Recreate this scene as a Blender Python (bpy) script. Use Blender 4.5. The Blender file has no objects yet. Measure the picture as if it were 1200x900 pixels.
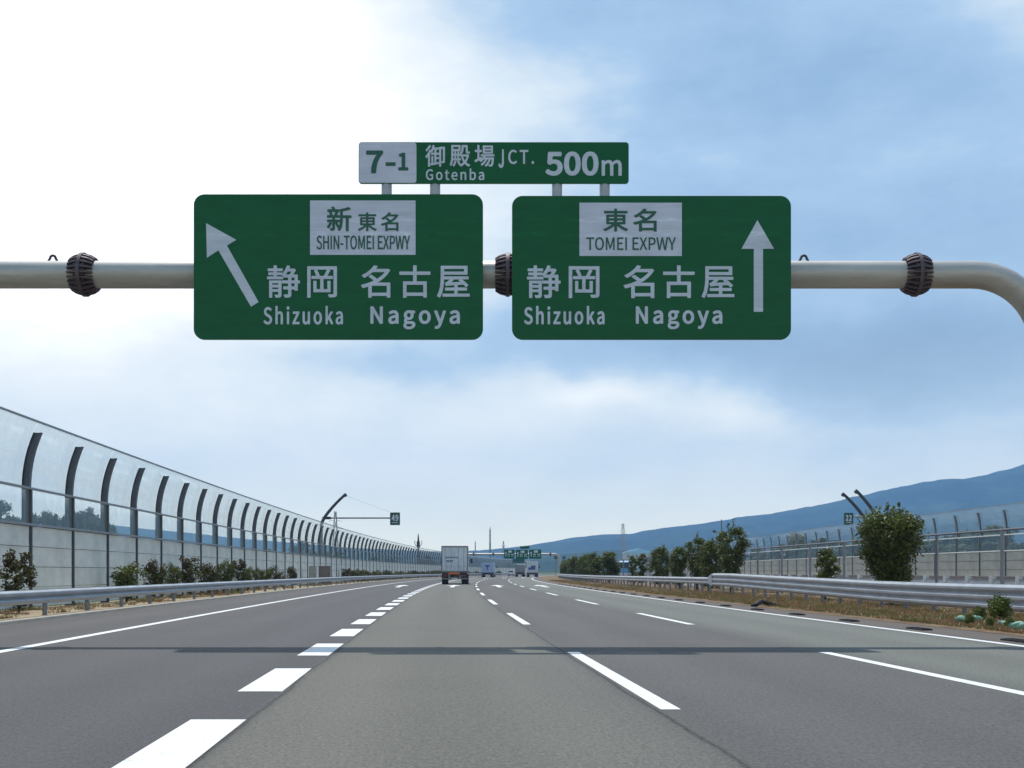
import bpy, math, os, random
import numpy as np
from mathutils import Vector, Matrix

# ---------------------------------------------------------------- camera, sky, sun
SC = bpy.context.scene
COL = SC.collection
CAM_H = 1.15
FPX = 1400.0            # focal length in pixels of a 1200 px wide picture
cam_d = bpy.data.cameras.new('camera')
cam = bpy.data.objects.new('camera', cam_d)
COL.objects.link(cam)
cam.location = (0, 0, CAM_H)
cam.rotation_euler = (math.pi / 2, 0, 0)
cam_d.sensor_width = 36
cam_d.lens = 36 * FPX / 1200
cam_d.shift_y = 220 / 1200
cam_d.clip_start = 0.1
cam_d.clip_end = 60000
SC.camera = cam

SUN_AZ = math.radians(-10)
SUN_EL = math.radians(66)
sun_d = bpy.data.lights.new('sun', 'SUN')
sun_d.energy = 3.9
sun_d.angle = math.radians(0.7)
sun_d.color = (1.0, 0.965, 0.91)
sun = bpy.data.objects.new('sun', sun_d)
COL.objects.link(sun)
sv = Vector((math.sin(SUN_AZ) * math.cos(SUN_EL), math.cos(SUN_AZ) * math.cos(SUN_EL), math.sin(SUN_EL)))
sun.rotation_euler = sv.to_track_quat('Z', 'Y').to_euler()

SC.view_settings.view_transform = 'Standard'
SC.view_settings.look = 'None'
SC.view_settings.exposure = 0.0
SC.view_settings.gamma = 1.0
SC.render.engine = 'CYCLES'
cy = SC.cycles
cy.max_bounces = 8
cy.transparent_max_bounces = 24
cy.volume_bounces = 1
cy.use_denoising = True
cy.caustics_reflective = False
cy.caustics_refractive = False


class NT:
    """tiny node-tree helper"""
    def __init__(self, tree):
        self.t = tree
        self.n = tree.nodes
        self.l = tree.links

    def put(self, sock, v):
        if isinstance(v, bpy.types.NodeSocket):
            self.l.new(v, sock)
        elif v is not None:
            sock.default_value = v

    def m(self, op, a, b=None, c=None, clamp=False):
        nd = self.n.new('ShaderNodeMath')
        nd.operation = op
        nd.use_clamp = clamp
        for i, v in enumerate((a, b, c)):
            if v is not None:
                self.put(nd.inputs[i], v)
        return nd.outputs[0]

    def noise(self, vec, scale, detail=4, rough=0.55, out=0):
        nd = self.n.new('ShaderNodeTexNoise')
        if vec is not None:
            self.l.new(vec, nd.inputs['Vector'])
        nd.inputs['Scale'].default_value = scale
        nd.inputs['Detail'].default_value = detail
        nd.inputs['Roughness'].default_value = rough
        return nd.outputs[out]

    def mix(self, f, a, b, blend='MIX'):
        nd = self.n.new('ShaderNodeMix')
        nd.data_type = 'RGBA'
        nd.blend_type = blend
        self.put(nd.inputs[0], f)
        for k, v in ((6, a), (7, b)):
            if isinstance(v, tuple) and len(v) == 3:
                v = v + (1,)
            self.put(nd.inputs[k], v)
        return nd.outputs[2]

    def ramp(self, f, stops, interp='LINEAR'):
        nd = self.n.new('ShaderNodeValToRGB')
        cr = nd.color_ramp
        cr.interpolation = interp
        while len(cr.elements) > 1:
            cr.elements.remove(cr.elements[-1])
        cr.elements[0].position = stops[0][0]
        cr.elements[0].color = tuple(stops[0][1]) + (1,)
        for p, c in stops[1:]:
            e = cr.elements.new(p)
            e.color = tuple(c) + (1,)
        self.l.new(f, nd.inputs[0])
        return nd.outputs[0]

    def scale(self, vec, s):
        nd = self.n.new('ShaderNodeVectorMath')
        nd.operation = 'MULTIPLY'
        self.l.new(vec, nd.inputs[0])
        nd.inputs[1].default_value = s
        return nd.outputs[0]


# world: a Nishita daylight sky, broken high cloud in front of it
W = bpy.data.worlds.new('World')
SC.world = W
W.use_nodes = True
W.node_tree.nodes.clear()
w = NT(W.node_tree)
sky = w.n.new('ShaderNodeTexSky')
sky.sky_type = 'NISHITA'
sky.sun_disc = False
sky.sun_elevation = SUN_EL
sky.sun_rotation = SUN_AZ
sky.air_density = 1.2
sky.dust_density = 1.5
tc = w.n.new('ShaderNodeTexCoord')
D = tc.outputs['Generated']
sx = w.n.new('ShaderNodeSeparateXYZ')
w.l.new(D, sx.inputs[0])
az = w.m('ARCTAN2', sx.outputs[0], sx.outputs[1])
el = w.m('ARCSINE', sx.outputs[2])
wn = w.n.new('ShaderNodeSeparateColor')
w.l.new(w.noise(D, 3.2, 5, 0.6, 1), wn.inputs[0])
az = w.m('ADD', az, w.m('MULTIPLY', w.m('SUBTRACT', wn.outputs[0], 0.5), 0.20))
el = w.m('ADD', el, w.m('MULTIPLY', w.m('SUBTRACT', wn.outputs[1], 0.5), 0.10))


def blob(px, py, rx, ry, amp):
    a = w.m('DIVIDE', w.m('SUBTRACT', az, math.atan((px - 600) / 1400)), rx / 1400)
    b = w.m('DIVIDE', w.m('SUBTRACT', el, math.atan((670 - py) / 1400)), ry / 1400)
    r = w.m('ADD', w.m('MULTIPLY', a, a), w.m('MULTIPLY', b, b))
    return w.m('MULTIPLY', w.m('EXPONENT', w.m('MULTIPLY', r, -1.0)), amp)


base = w.m('MULTIPLY', w.m('EXPONENT', w.m('MULTIPLY', w.m('ABSOLUTE', el), -4.0)), 0.53)
B = w.m('ADD', base, 0.34)
BLOBS = [(60, 60, 420, 260, 0.80), (-500, 0, 600, 330, 0.5), (40, 420, 420, 120, 0.16),
         (470, 150, 260, 130, 0.10), (850, 90, 330, 110, -0.13), (1050, 215, 260, 40, 0.07),
         (880, 408, 480, 38, -0.34), (865, 472, 45, 24, 0.26), (700, 462, 50, 14, 0.18), (1150, 452, 240, 56, -0.30), (740, 462, 150, 30, 0.17),
         (420, 425, 170, 26, -0.12), (1180, 40, 160, 80, 0.26), (1500, 300, 400, 200, -0.08),
         (640, 110, 100, 45, 0.06), (1060, 500, 220, 24, 0.05), (930, 300, 320, 60, -0.07)]
for bl in BLOBS:
    B = w.m('ADD', B, blob(*bl))
st = w.scale(D, (1.0, 1.0, 2.9))
B = w.m('ADD', B, w.m('MULTIPLY', w.m('SUBTRACT', w.noise(st, 3.6, 8, 0.58), 0.5), 0.60))
B = w.m('ADD', B, w.m('MULTIPLY', w.m('SUBTRACT', w.noise(w.scale(D, (1.0, 1.0, 1.9)), 8.0, 9, 0.62), 0.5), 0.34))
cl = w.ramp(w.m('MULTIPLY', B, 0.8), [(0.0, (.15, .27, .43)), (.22, (.24, .40, .60)), (.40, (.41, .59, .79)),
                                     (.56, (.82, .90, .92)), (.74, (1.17, 1.15, 1.08)), (.95, (1.7, 1.65, 1.6))])
low = w.m('MULTIPLY', w.m('EXPONENT', w.m('MULTIPLY', w.m('ABSOLUTE', w.m('ARCSINE', sx.outputs[2])), -13.0)), 0.97)
cl = w.mix(low, cl, (1.62, 1.50, 0.98))
bg1 = w.n.new('ShaderNodeBackground')
w.l.new(sky.outputs[0], bg1.inputs[0])
bg1.inputs[1].default_value = 0.08
bg2 = w.n.new('ShaderNodeBackground')
w.l.new(cl, bg2.inputs[0])
bg2.inputs[1].default_value = 1.12
mx = w.n.new('ShaderNodeMixShader')
mx.inputs[0].default_value = 0.85
w.l.new(bg1.outputs[0], mx.inputs[1])
w.l.new(bg2.outputs[0], mx.inputs[2])
wo = w.n.new('ShaderNodeOutputWorld')
w.l.new(mx.outputs[0], wo.inputs[0])


# ---------------------------------------------------------------- materials
def new_mat(name):
    m = bpy.data.materials.new(name)
    m.use_nodes = True
    m.node_tree.nodes.clear()
    t = NT(m.node_tree)
    o = t.n.new('ShaderNodeOutputMaterial')
    return m, t, o


def bsdf(t, o, color, rough=0.6, metal=0.0, bump=None, bump_d=0.02, spec=None):
    b = t.n.new('ShaderNodeBsdfPrincipled')
    if isinstance(color, tuple) and len(color) == 3:
        color = color + (1,)
    t.put(b.inputs['Base Color'], color)
    t.put(b.inputs['Roughness'], rough)
    b.inputs['Metallic'].default_value = metal
    if spec is not None:
        b.inputs['Specular IOR Level'].default_value = spec
    if bump is not None:
        bp = t.n.new('ShaderNodeBump')
        bp.inputs['Strength'].default_value = 1
        bp.inputs['Distance'].default_value = bump_d
        t.l.new(bump, bp.inputs['Height'])
        t.l.new(bp.outputs[0], b.inputs['Normal'])
    t.l.new(b.outputs[0], o.inputs[0])
    return b


def coord(t, kind='Object'):
    return t.n.new('ShaderNodeTexCoord').outputs[kind]


def simple(name, c, rough=0.6, metal=0.0, var=0.15, scale=3.0, bump=0.0, stretch=(1, 1, 1), spec=None, fine=30.0):
    """paint / metal / stone with blotchy wear and a fine grain"""
    m, t, o = new_mat(name)
    v = t.scale(coord(t), stretch)
    n1 = t.noise(v, scale, 5, 0.6)
    n2 = t.noise(v, fine, 3, 0.6)
    f = t.m('ADD', t.m('MULTIPLY', n1, 0.7), t.m('MULTIPLY', n2, 0.3))
    lo = tuple(x * (1 - var * 1.6) for x in c)
    hi = tuple(min(1, x * (1 + var * 1.6)) for x in c)
    colr = t.ramp(f, [(0.25, lo), (0.75, hi)])
    r = t.m('ADD', t.m('MULTIPLY', t.m('SUBTRACT', n1, 0.5), 0.3), rough, clamp=True)
    bsdf(t, o, colr, r, metal, n2 if bump else None, bump, spec)
    return m


M = {}
M['galv'] = simple('galvanised_steel', (.38, .40, .43), .46, .35, .18, 1.3, stretch=(1, 1, 3))
M['pipe'] = simple('pipe_steel', (.45, .43, .40), .48, .4, .2, 2.2, stretch=(.25, 2, 2))
M['rust'] = simple('weathered_flange', (.10, .075, .085), .6, .3, .35, 7)
M['bay_post'] = simple('barrier_post_paint', (.12, .13, .16), .5, .2, .25, 3)
M['dark_steel'] = simple('dark_painted_steel', (.05, .056, .075), .5, .2, .25, 3)
M['mullion'] = simple('grey_painted_mullion', (.11, .12, .14), .5, .2, .15, 3)
M['rail_trim'] = simple('grey_trim_bar', (.30, .31, .33), .5, .3, .1, 2)
M['white_paint'] = simple('white_paint', (.74, .74, .72), .55, 0, .07, 2)
M['post_galv'] = simple('galvanised_post', (.23, .24, .27), .5, .4, .2, 4)
M['concrete'] = simple('concrete_kerb', (.36, .33, .28), .85, 0, .2, 1.5, .01)
M['black_rubber'] = simple('black_rubber', (.02, .02, .022), .8, 0, .2, 6)
M['plastic_dark'] = simple('dark_plastic', (.03, .032, .038), .5, 0, .2, 6)
M['red_lens'] = simple('red_lens', (.22, .02, .015), .25, 0, .1, 6)
M['orange_paint'] = simple('orange_paint', (.55, .14, .03), .5, 0, .3, 5)
M['blue_paint'] = simple('blue_lettering', (.05, .08, .28), .5, 0, .2, 5)
M['bark'] = simple('bark', (.10, .075, .055), .9, 0, .35, 6, .02)
M['cabinet'] = simple('cabinet_paint', (.36, .36, .33), .5, 0, .1, 3)
M['cabinet_dark'] = simple('cabinet_brown_paint', (.20, .165, .14), .5, 0, .15, 3)
M['bag'] = simple('green_woven_bag', (.20, .36, .27), .75, 0, .4, 7, .006)
M['truck_body'] = simple('dirty_white_truck_panel', (.60, .65, .68), .5, 0, .2, 1.6, stretch=(3, 3, .6))
M['truck_frame'] = simple('grey_truck_frame', (.21, .19, .19), .5, .2, .2, 4)
M['truck_blue'] = simple('pale_blue_truck_panel', (.40, .50, .66), .5, 0, .12, 2)
M['truck_grey'] = simple('grey_truck_canvas', (.30, .29, .29), .7, 0, .2, 2)
M['cab_blue'] = simple('blue_cab_paint', (.10, .30, .52), .3, 0, .1, 2)
M['glass_dark'] = simple('dark_window_glass', (.03, .04, .05), .08, 0, .1, 2)
M['roof_blue'] = simple('pale_blue_roof', (.36, .60, .78), .5, 0, .1, .05)
M['building'] = simple('pale_building_wall', (.55, .55, .52), .7, 0, .08, .1)
M['mast_grey'] = simple('grey_mast_steel', (.16, .18, .20), .6, .2, .15, .1)
M['mast_pink'] = simple('faded_red_white_mast', (.45, .36, .38), .6, 0, .2, .06, stretch=(.1, .1, 2))


def sign_mat(name, c, rough=.35):
    m, t, o = new_mat(name)
    v = coord(t)
    n = t.noise(t.scale(v, (.6, 1, 2.2)), 2.4, 4, .6)
    n2 = t.noise(t.scale(v, (1.2, 1, 14)), 2.0, 2, .5)
    f = t.m('ADD', t.m('MULTIPLY', n, .6), t.m('MULTIPLY', n2, .4))
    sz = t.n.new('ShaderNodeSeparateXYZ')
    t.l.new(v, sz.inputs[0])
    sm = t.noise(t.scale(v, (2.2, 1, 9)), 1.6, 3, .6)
    for zc in (7.12, 6.88):  # two rows of pale dabs: reflections painted into the sheeting colour
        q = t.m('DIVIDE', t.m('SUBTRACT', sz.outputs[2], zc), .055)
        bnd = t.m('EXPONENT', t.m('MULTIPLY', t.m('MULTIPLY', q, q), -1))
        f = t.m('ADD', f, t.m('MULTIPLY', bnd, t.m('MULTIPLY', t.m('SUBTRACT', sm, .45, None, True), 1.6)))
    colr = t.ramp(f, [(.3, tuple(x * .84 for x in c)), (.7, tuple(min(1, x * 1.14) for x in c)), (1.0, tuple(min(1, x * 1.5 + .004) for x in c))])
    bsdf(t, o, colr, rough, 0, t.noise(v, 1.3, 2, .5), .012, spec=.22)
    return m


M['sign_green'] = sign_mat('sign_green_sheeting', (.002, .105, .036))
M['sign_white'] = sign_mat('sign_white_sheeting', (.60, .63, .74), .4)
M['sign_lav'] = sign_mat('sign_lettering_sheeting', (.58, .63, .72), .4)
M['sign_dgreen'] = simple('green_lettering', (.006, .10, .06), .45, 0, .1, 3)
M['sign_teal'] = simple('teal_sign_face', (.008, .075, .07), .45, 0, .1, 3)
M['alu'] = simple('aluminium_back', (.42, .43, .44), .45, .5, .1, 3)

# asphalt: UV.x = metres across the carriageway, UV.y = metres along it
def asphalt(name, stops, seams=(), brown=False):
    m, t, o = new_mat(name)
    uv = coord(t, 'UV')
    s = t.n.new('ShaderNodeSeparateXYZ')
    t.l.new(uv, s.inputs[0])
    wob = t.m('MULTIPLY', t.m('SUBTRACT', t.noise(t.scale(uv, (.3, .5, 1)), 1.0, 4), .5), .16)
    a = t.m('ADD', s.outputs[0], wob)
    f = t.m('DIVIDE', t.m('ADD', a, 12.0), 48.0)
    c = t.ramp(f, [((p + 12) / 48, col) for p, col in stops])
    # wheel tracks, stretched wear, aggregate
    tr = t.m('SINE', t.m('MULTIPLY', t.m('ADD', a, 1.64 - .45), 2 * math.pi / 1.79))
    wear = t.noise(t.scale(uv, (1.3, .06, 1)), 1.0, 5, .6)
    blot = t.noise(uv, .35, 5, .6)
    agg = t.noise(uv, 38, 3, .75)
    agg2 = t.noise(uv, 14, 4, .8)
    def crisp(n_, lo, hi):
        mr = t.n.new('ShaderNodeMapRange')
        t.l.new(n_, mr.inputs[0])
        mr.inputs[1].default_value = lo
        mr.inputs[2].default_value = hi
        mr.inputs[3].default_value = -.5
        mr.inputs[4].default_value = .5
        return mr.outputs[0]
    k = t.m('ADD', .46, t.m('MULTIPLY', tr, .055))
    k = t.m('ADD', k, t.m('MULTIPLY', wear, .26))
    k = t.m('ADD', k, t.m('MULTIPLY', blot, .24))
    k = t.m('ADD', k, t.m('MULTIPLY', crisp(agg, .36, .66), .85))
    k = t.m('ADD', k, t.m('MULTIPLY', crisp(agg2, .34, .68), .42))
    k = t.m('ADD', k, .24)
    oil = t.noise(t.scale(uv, (1.1, .22, 1)), 1.0, 6, .7)
    k = t.m('SUBTRACT', k, t.m('MULTIPLY', crisp(oil, .58, .74), .10))
    vo = t.n.new('ShaderNodeTexVoronoi')
    vo.feature = 'DISTANCE_TO_EDGE'
    vo.inputs['Scale'].default_value = 1.0
    wv = t.n.new('ShaderNodeVectorMath')
    wv.operation = 'MULTIPLY_ADD'
    t.l.new(t.noise(uv, 1.5, 4, .6, 1), wv.inputs[0])
    wv.inputs[1].default_value = (.5, .5, 0)
    t.l.new(t.scale(uv, (.16, .07, 1)), wv.inputs[2])
    t.l.new(wv.outputs[0], vo.inputs['Vector'])
    ck = t.m('MULTIPLY', t.m('LESS_THAN', vo.outputs['Distance'], .0035), t.m('GREATER_THAN', t.noise(uv, .12, 3), .55))
    k = t.m('SUBTRACT', k, t.m('MULTIPLY', ck, .22))
    for sa, sw in seams:
        g = t.m('DIVIDE', t.m('SUBTRACT', a, sa), sw)
        k = t.m('SUBTRACT', k, t.m('MULTIPLY', t.m('EXPONENT', t.m('MULTIPLY', t.m('MULTIPLY', g, g), -1)), .55))
    cc = t.n.new('ShaderNodeVectorMath')
    cc.operation = 'SCALE'
    t.l.new(c, cc.inputs[0])
    t.l.new(k, cc.inputs['Scale'])
    bsdf(t, o, cc.outputs[0], .74, 0, agg, .008, spec=.28)
    return m


M['asphalt'] = asphalt('worn_asphalt', [
    (-9.6, (.094, .086, .080)), (-6.5, (.078, .073, .072)), (-1.46, (.065, .063, .066)), (-1.40, (.118, .113, .094)),
    (1.78, (.120, .115, .098)), (1.90, (.092, .086, .081)), (5.2, (.092, .086, .080)), (5.9, (.130, .131, .112)),
    (8.9, (.142, .143, .122)), (9.25, (.105, .085, .070)), (11, (.095, .075, .060))], ((-1.42, .022), (1.86, .022)))
M['asphalt_far'] = asphalt('pale_asphalt', [(-9, (.20, .20, .19)), (30, (.20, .20, .19))])


def paint_mat():
    m, t, o = new_mat('road_marking_paint')
    v = coord(t, 'Object')
    n = t.noise(v, 26, 5, .75)
    n2 = t.noise(v, 2.0, 4, .6)
    f = t.m('ADD', t.m('MULTIPLY', n, .75), t.m('MULTIPLY', n2, .25))
    c = t.ramp(f, [(.30, (.22, .22, .21)), (.385, (.50, .50, .48)), (.46, (.72, .72, .70)), (.8, (.80, .80, .78))])
    bsdf(t, o, c, .6, 0, n, .003)
    return m


M['paint'] = paint_mat()


def soil_mat(name, cols, sc=1.2, bump=.03):
    m, t, o = new_mat(name)
    v = coord(t)
    f = t.m('ADD', t.m('MULTIPLY', t.noise(v, sc, 5, .65), .6), t.m('MULTIPLY', t.noise(v, sc * 14, 4, .7), .4))
    n = len(cols)
    c = t.ramp(f, [(.3 + .4 * i / (n - 1), cc) for i, cc in enumerate(cols)])
    bsdf(t, o, c, .95, 0, t.noise(v, sc * 20, 4, .7), bump, spec=.1)
    return m


M['sand'] = soil_mat('sandy_verge_soil', [(.16, .12, .08), (.40, .32, .22), (.52, .43, .31)])
M['dry_grass'] = soil_mat('dry_grass_soil', [(.075, .052, .04), (.15, .10, .065), (.25, .17, .10), (.11, .12, .045)])
M['ground'] = soil_mat('field_ground', [(.05, .07, .03), (.09, .11, .045), (.14, .13, .07)], .02, .2)
M['mountain'] = soil_mat('wooded_mountain', [(.003, .012, .010), (.018, .040, .028), (.060, .085, .050)], .0035, 9)
M['panel_far'] = simple('grimy_barrier_panel', (.38, .37, .33), .75, 0, .2, .9, .004, stretch=(1, 1, 2.2))
M['panel'] = simple('pale_barrier_panel', (.74, .74, .68), .75, 0, .16, .9, .004, stretch=(1, 1, 2.2))


def glass_mat():
    m, t, o = new_mat('clear_barrier_acrylic')
    tr = t.n.new('ShaderNodeBsdfTransparent')
    tr.inputs[0].default_value = (.97, .99, .985, 1)
    gl = t.n.new('ShaderNodeBsdfGlossy')
    gl.inputs['Roughness'].default_value = .06
    gl.inputs['Color'].default_value = (.9, .95, 1, 1)
    di = t.n.new('ShaderNodeBsdfTranslucent')
    di.inputs[0].default_value = (.85, .90, .90, 1)
    fr = t.n.new('ShaderNodeFresnel')
    fr.inputs[0].default_value = 1.35
    s1 = t.n.new('ShaderNodeMixShader')
    v = coord(t)
    dust = t.m('MULTIPLY', t.noise(t.scale(v, (1, 1, .5)), 1.6, 5, .6), .16)
    t.l.new(dust, s1.inputs[0])
    t.l.new(tr.outputs[0], s1.inputs[1])
    t.l.new(di.outputs[0], s1.inputs[2])
    s2 = t.n.new('ShaderNodeMixShader')
    t.l.new(t.m('MULTIPLY', fr.outputs[0], .22), s2.inputs[0])
    t.l.new(s1.outputs[0], s2.inputs[1])
    t.l.new(gl.outputs[0], s2.inputs[2])
    t.l.new(s2.outputs[0], o.inputs[0])
    return m


M['glass'] = glass_mat()


def leaf_mat(name, c1, c2):
    m, t, o = new_mat(name)
    v = coord(t)
    f = t.noise(v, 2.5, 4, .7)
    g = t.noise(v, 40, 2, .7)
    c = t.ramp(t.m('ADD', t.m('MULTIPLY', f, .5), t.m('MULTIPLY', g, .5)), [(.32, c1), (.68, c2)])
    b = t.n.new('ShaderNodeBsdfPrincipled')
    t.l.new(c, b.inputs['Base Color'])
    b.inputs['Roughness'].default_value = .5
    b.inputs['Specular IOR Level'].default_value = .3
    tl = t.n.new('ShaderNodeBsdfTranslucent')
    t.l.new(t.mix(.5, c, (.16, .22, .02)), tl.inputs[0])
    ms = t.n.new('ShaderNodeMixShader')
    ms.inputs[0].default_value = .14
    t.l.new(b.outputs[0], ms.inputs[1])
    t.l.new(tl.outputs[0], ms.inputs[2])
    t.l.new(ms.outputs[0], o.inputs[0])
    return m


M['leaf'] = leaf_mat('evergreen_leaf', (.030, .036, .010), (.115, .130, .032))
M['leaf_lit'] = leaf_mat('young_and_sunlit_leaf', (.06, .078, .014), (.19, .21, .04))  # light young foliage; also paints sunlight onto the evergreen crown tops
M['leaf_brown'] = leaf_mat('dry_leaf', (.045, .024, .012), (.11, .055, .028))
M['leaf_far'] = leaf_mat('forest_leaf', (.018, .035, .014), (.05, .08, .03))
M['straw'] = leaf_mat('straw_blade', (.17, .085, .04), (.40, .23, .12))
M['grass'] = leaf_mat('green_blade', (.05, .09, .015), (.14, .20, .04))


# ---------------------------------------------------------------- mesh helpers
class MB:
    def __init__(self):
        self.v = []
        self.f = []
        self.mi = []

    def add(self, vs, fs, mi=0):
        n = len(self.v)
        self.v += [tuple(p) for p in vs]
        self.f += [tuple(i + n for i in f) for f in fs]
        self.mi += [mi] * len(fs)
        return self

    def box(self, x0, y0, z0, x1, y1, z1, mi=0, b=0.0):
        if b > 0:
            # chamfered vertical and horizontal edges
            xs = (x0, x0 + b, x1 - b, x1)
            pr = [(x0 + b, y0), (x1 - b, y0), (x1, y0 + b), (x1, y1 - b), (x1 - b, y1), (x0 + b, y1), (x0, y1 - b), (x0, y0 + b)]
            cx, cyy = (x0 + x1) / 2, (y0 + y1) / 2
            def sh(p, d):
                return (p[0] + (d if p[0] < cx else -d), p[1] + (d if p[1] < cyy else -d))
            vs = [(*sh(p, b * .7), z0) for p in pr] + [(*p, z0 + b) for p in pr] + [(*p, z1 - b) for p in pr] + [(*sh(p, b * .7), z1) for p in pr]
            fs = [tuple(range(7, -1, -1)), tuple(range(24, 32))]
            for k in range(3):
                for i in range(8):
                    j = (i + 1) % 8
                    fs.append((k * 8 + i, k * 8 + j, k * 8 + 8 + j, k * 8 + 8 + i))
            return self.add(vs, fs, mi)
        vs = [(x0, y0, z0), (x1, y0, z0), (x1, y1, z0), (x0, y1, z0), (x0, y0, z1), (x1, y0, z1), (x1, y1, z1), (x0, y1, z1)]
        return self.add(vs, [(3, 2, 1, 0), (4, 5, 6, 7), (0, 1, 5, 4), (1, 2, 6, 5), (2, 3, 7, 6), (3, 0, 4, 7)], mi)

    def prism(self, poly, d0, d1, plane='xz', mi=0):
        """2-D polygon extruded along the third axis; plane xz extrudes in y, yz in x, xy in z"""
        def P(p, d):
            if plane == 'xz':
                return (p[0], d, p[1])
            if plane == 'yz':
                return (d, p[0], p[1])
            return (p[0], p[1], d)
        n = len(poly)
        vs = [P(p, d0) for p in poly] + [P(p, d1) for p in poly]
        fs = [tuple(range(n)), tuple(range(2 * n - 1, n - 1, -1))]
        for i in range(n):
            j = (i + 1) % n
            fs.append((j, i, n + i, n + j))
        return self.add(vs, fs, mi)

    def tube(self, path, r, seg=12, mi=0, caps=True):
        pts = [Vector(p) for p in path]
        rs = r if isinstance(r, (list, tuple)) else [r] * len(pts)
        vs, fs = [], []
        up0 = None
        for i, p in enumerate(pts):
            if i == 0:
                d = pts[1] - p
            elif i == len(pts) - 1:
                d = p - pts[i - 1]
            else:
                d = (pts[i + 1] - p).normalized() + (p - pts[i - 1]).normalized()
            d.normalize()
            if up0 is None:
                up0 = Vector((0, 0, 1)) if abs(d.z) < .9 else Vector((1, 0, 0))
            u = d.cross(up0).normalized()
            up0 = u.cross(d).normalized()
            for k in range(seg):
                a = 2 * math.pi * k / seg
                vs.append(p + (u * math.cos(a) + up0 * math.sin(a)) * rs[i])
        for i in range(len(pts) - 1):
            for k in range(seg):
                j = (k + 1) % seg
                fs.append((i * seg + k, i * seg + j, (i + 1) * seg + j, (i + 1) * seg + k))
        if caps:
            fs.append(tuple(range(seg - 1, -1, -1)))
            fs.append(tuple((len(pts) - 1) * seg + k for k in range(seg)))
        return self.add(vs, fs, mi)

    def mesh(self, name, mats, smooth=False):
        me = bpy.data.meshes.new(name)
        me.from_pydata(self.v, [], self.f)
        for m in (mats if isinstance(mats, (list, tuple)) else [mats]):
            me.materials.append(M[m] if isinstance(m, str) else m)
        me.polygons.foreach_set('material_index', self.mi)
        if smooth:
            me.polygons.foreach_set('use_smooth', [True] * len(me.polygons))
            try:
                me.set_sharp_from_angle(angle=math.radians(40))
            except Exception:
                pass
        me.update()
        # consistent outward normals
        import bmesh
        bm = bmesh.new()
        bm.from_mesh(me)
        bmesh.ops.recalc_face_normals(bm, faces=bm.faces)
        bm.to_mesh(me)
        bm.free()
        return me

    def build(self, name, mats, parent=None, smooth=False):
        return put(name, self.mesh(name, mats, smooth), parent)


def put(name, me, parent=None, loc=None, rz=0.0, sy=1.0):
    o = bpy.data.objects.new(name, me)
    COL.objects.link(o)
    if parent is not None:
        o.parent = parent
    if loc is not None:
        o.location = loc
    if rz:
        o.rotation_euler = (0, 0, rz)
    if sy != 1.0:
        o.scale = (1, sy, 1)
    return o


def thing(name, label, cat, loc=(0, 0, 0), rz=0.0, group=None):
    o = bpy.data.objects.new(name, None)
    COL.objects.link(o)
    o.location = loc
    o.rotation_euler = (0, 0, rz)
    o.empty_display_size = .3
    tag(o, label, cat, group)
    return o


def tag(o, label=None, cat=None, group=None, kind=None):
    if label:
        o['label'] = label
    if cat:
        o['category'] = cat
    if group:
        o['group'] = group
    if kind:
        o['kind'] = kind
    return o


def copy_tree(o, parent=None):
    c = o.copy()
    COL.objects.link(c)
    c.parent = parent
    for ch in [q for q in o.children]:
        copy_tree(ch, c)
    return c


# ---------------------------------------------------------------- road alignment (metres)
def off(Y):
    y = min(Y, 450.0)
    x = -.0688 * y + 1.89e-4 * y * y
    if y > 110:
        x += 6e-5 * (y - 110) ** 2
    if Y > 450:
        x += (Y - 450) * .142
    return x


def slope(Y):
    return (off(Y + .5) - off(Y - .5))


def solveY(px, a):
    """distance at which the line a metres right of the reference passes image column px"""
    Y = 50.0
    k = (px - 600) / FPX
    lo, hi = 3.0, 700.0
    f = lambda y: a + off(y) - k * y
    for _ in range(60):
        mid = (lo + hi) / 2
        if (f(mid) > 0) == (a > 0):
            lo = mid
        else:
            hi = mid
    return lo


def rng(a, b, s):
    n = max(1, int(math.ceil((b - a) / s)))
    return [a + (b - a) * i / n for i in range(n + 1)]


def sheet(name, prof, y0, y1, mat, z=0.0, step=4.0, parent=None):
    """a ribbon following the road; prof = [(a, dz), ...]"""
    ys = rng(y0, y1, step)
    vs, fs, uvs = [], [], []
    n = len(prof)
    for y in ys:
        for a, dz in prof:
            vs.append((a + off(y), y, z + dz))
            uvs.append((a, y))
    for i in range(len(ys) - 1):
        for k in range(n - 1):
            fs.append((i * n + k, i * n + k + 1, (i + 1) * n + k + 1, (i + 1) * n + k))
    me = bpy.data.meshes.new(name)
    me.from_pydata(vs, [], fs)
    uvl = me.uv_layers.new(name='UVMap')
    for lp in me.loops:
        uvl.data[lp.index].uv = uvs[lp.vertex_index]
    me.materials.append(M[mat])
    me.update()
    return put(name, me, parent)


# ground, to the horizon
g = MB()
N = 40
gx = [(-1 + 2 * i / N) for i in range(N + 1)]
gy = rng(-300, 6300, 400)
vs = [(x * abs(x) * 5200 + 300, y, -.06) for y in gy for x in gx]
fs = [(j * (N + 1) + i, j * (N + 1) + i + 1, (j + 1) * (N + 1) + i + 1, (j + 1) * (N + 1) + i) for j in range(len(gy) - 1) for i in range(N)]
g.add(vs, fs)
tag(g.build('ground', 'ground'), kind='structure')

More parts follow.
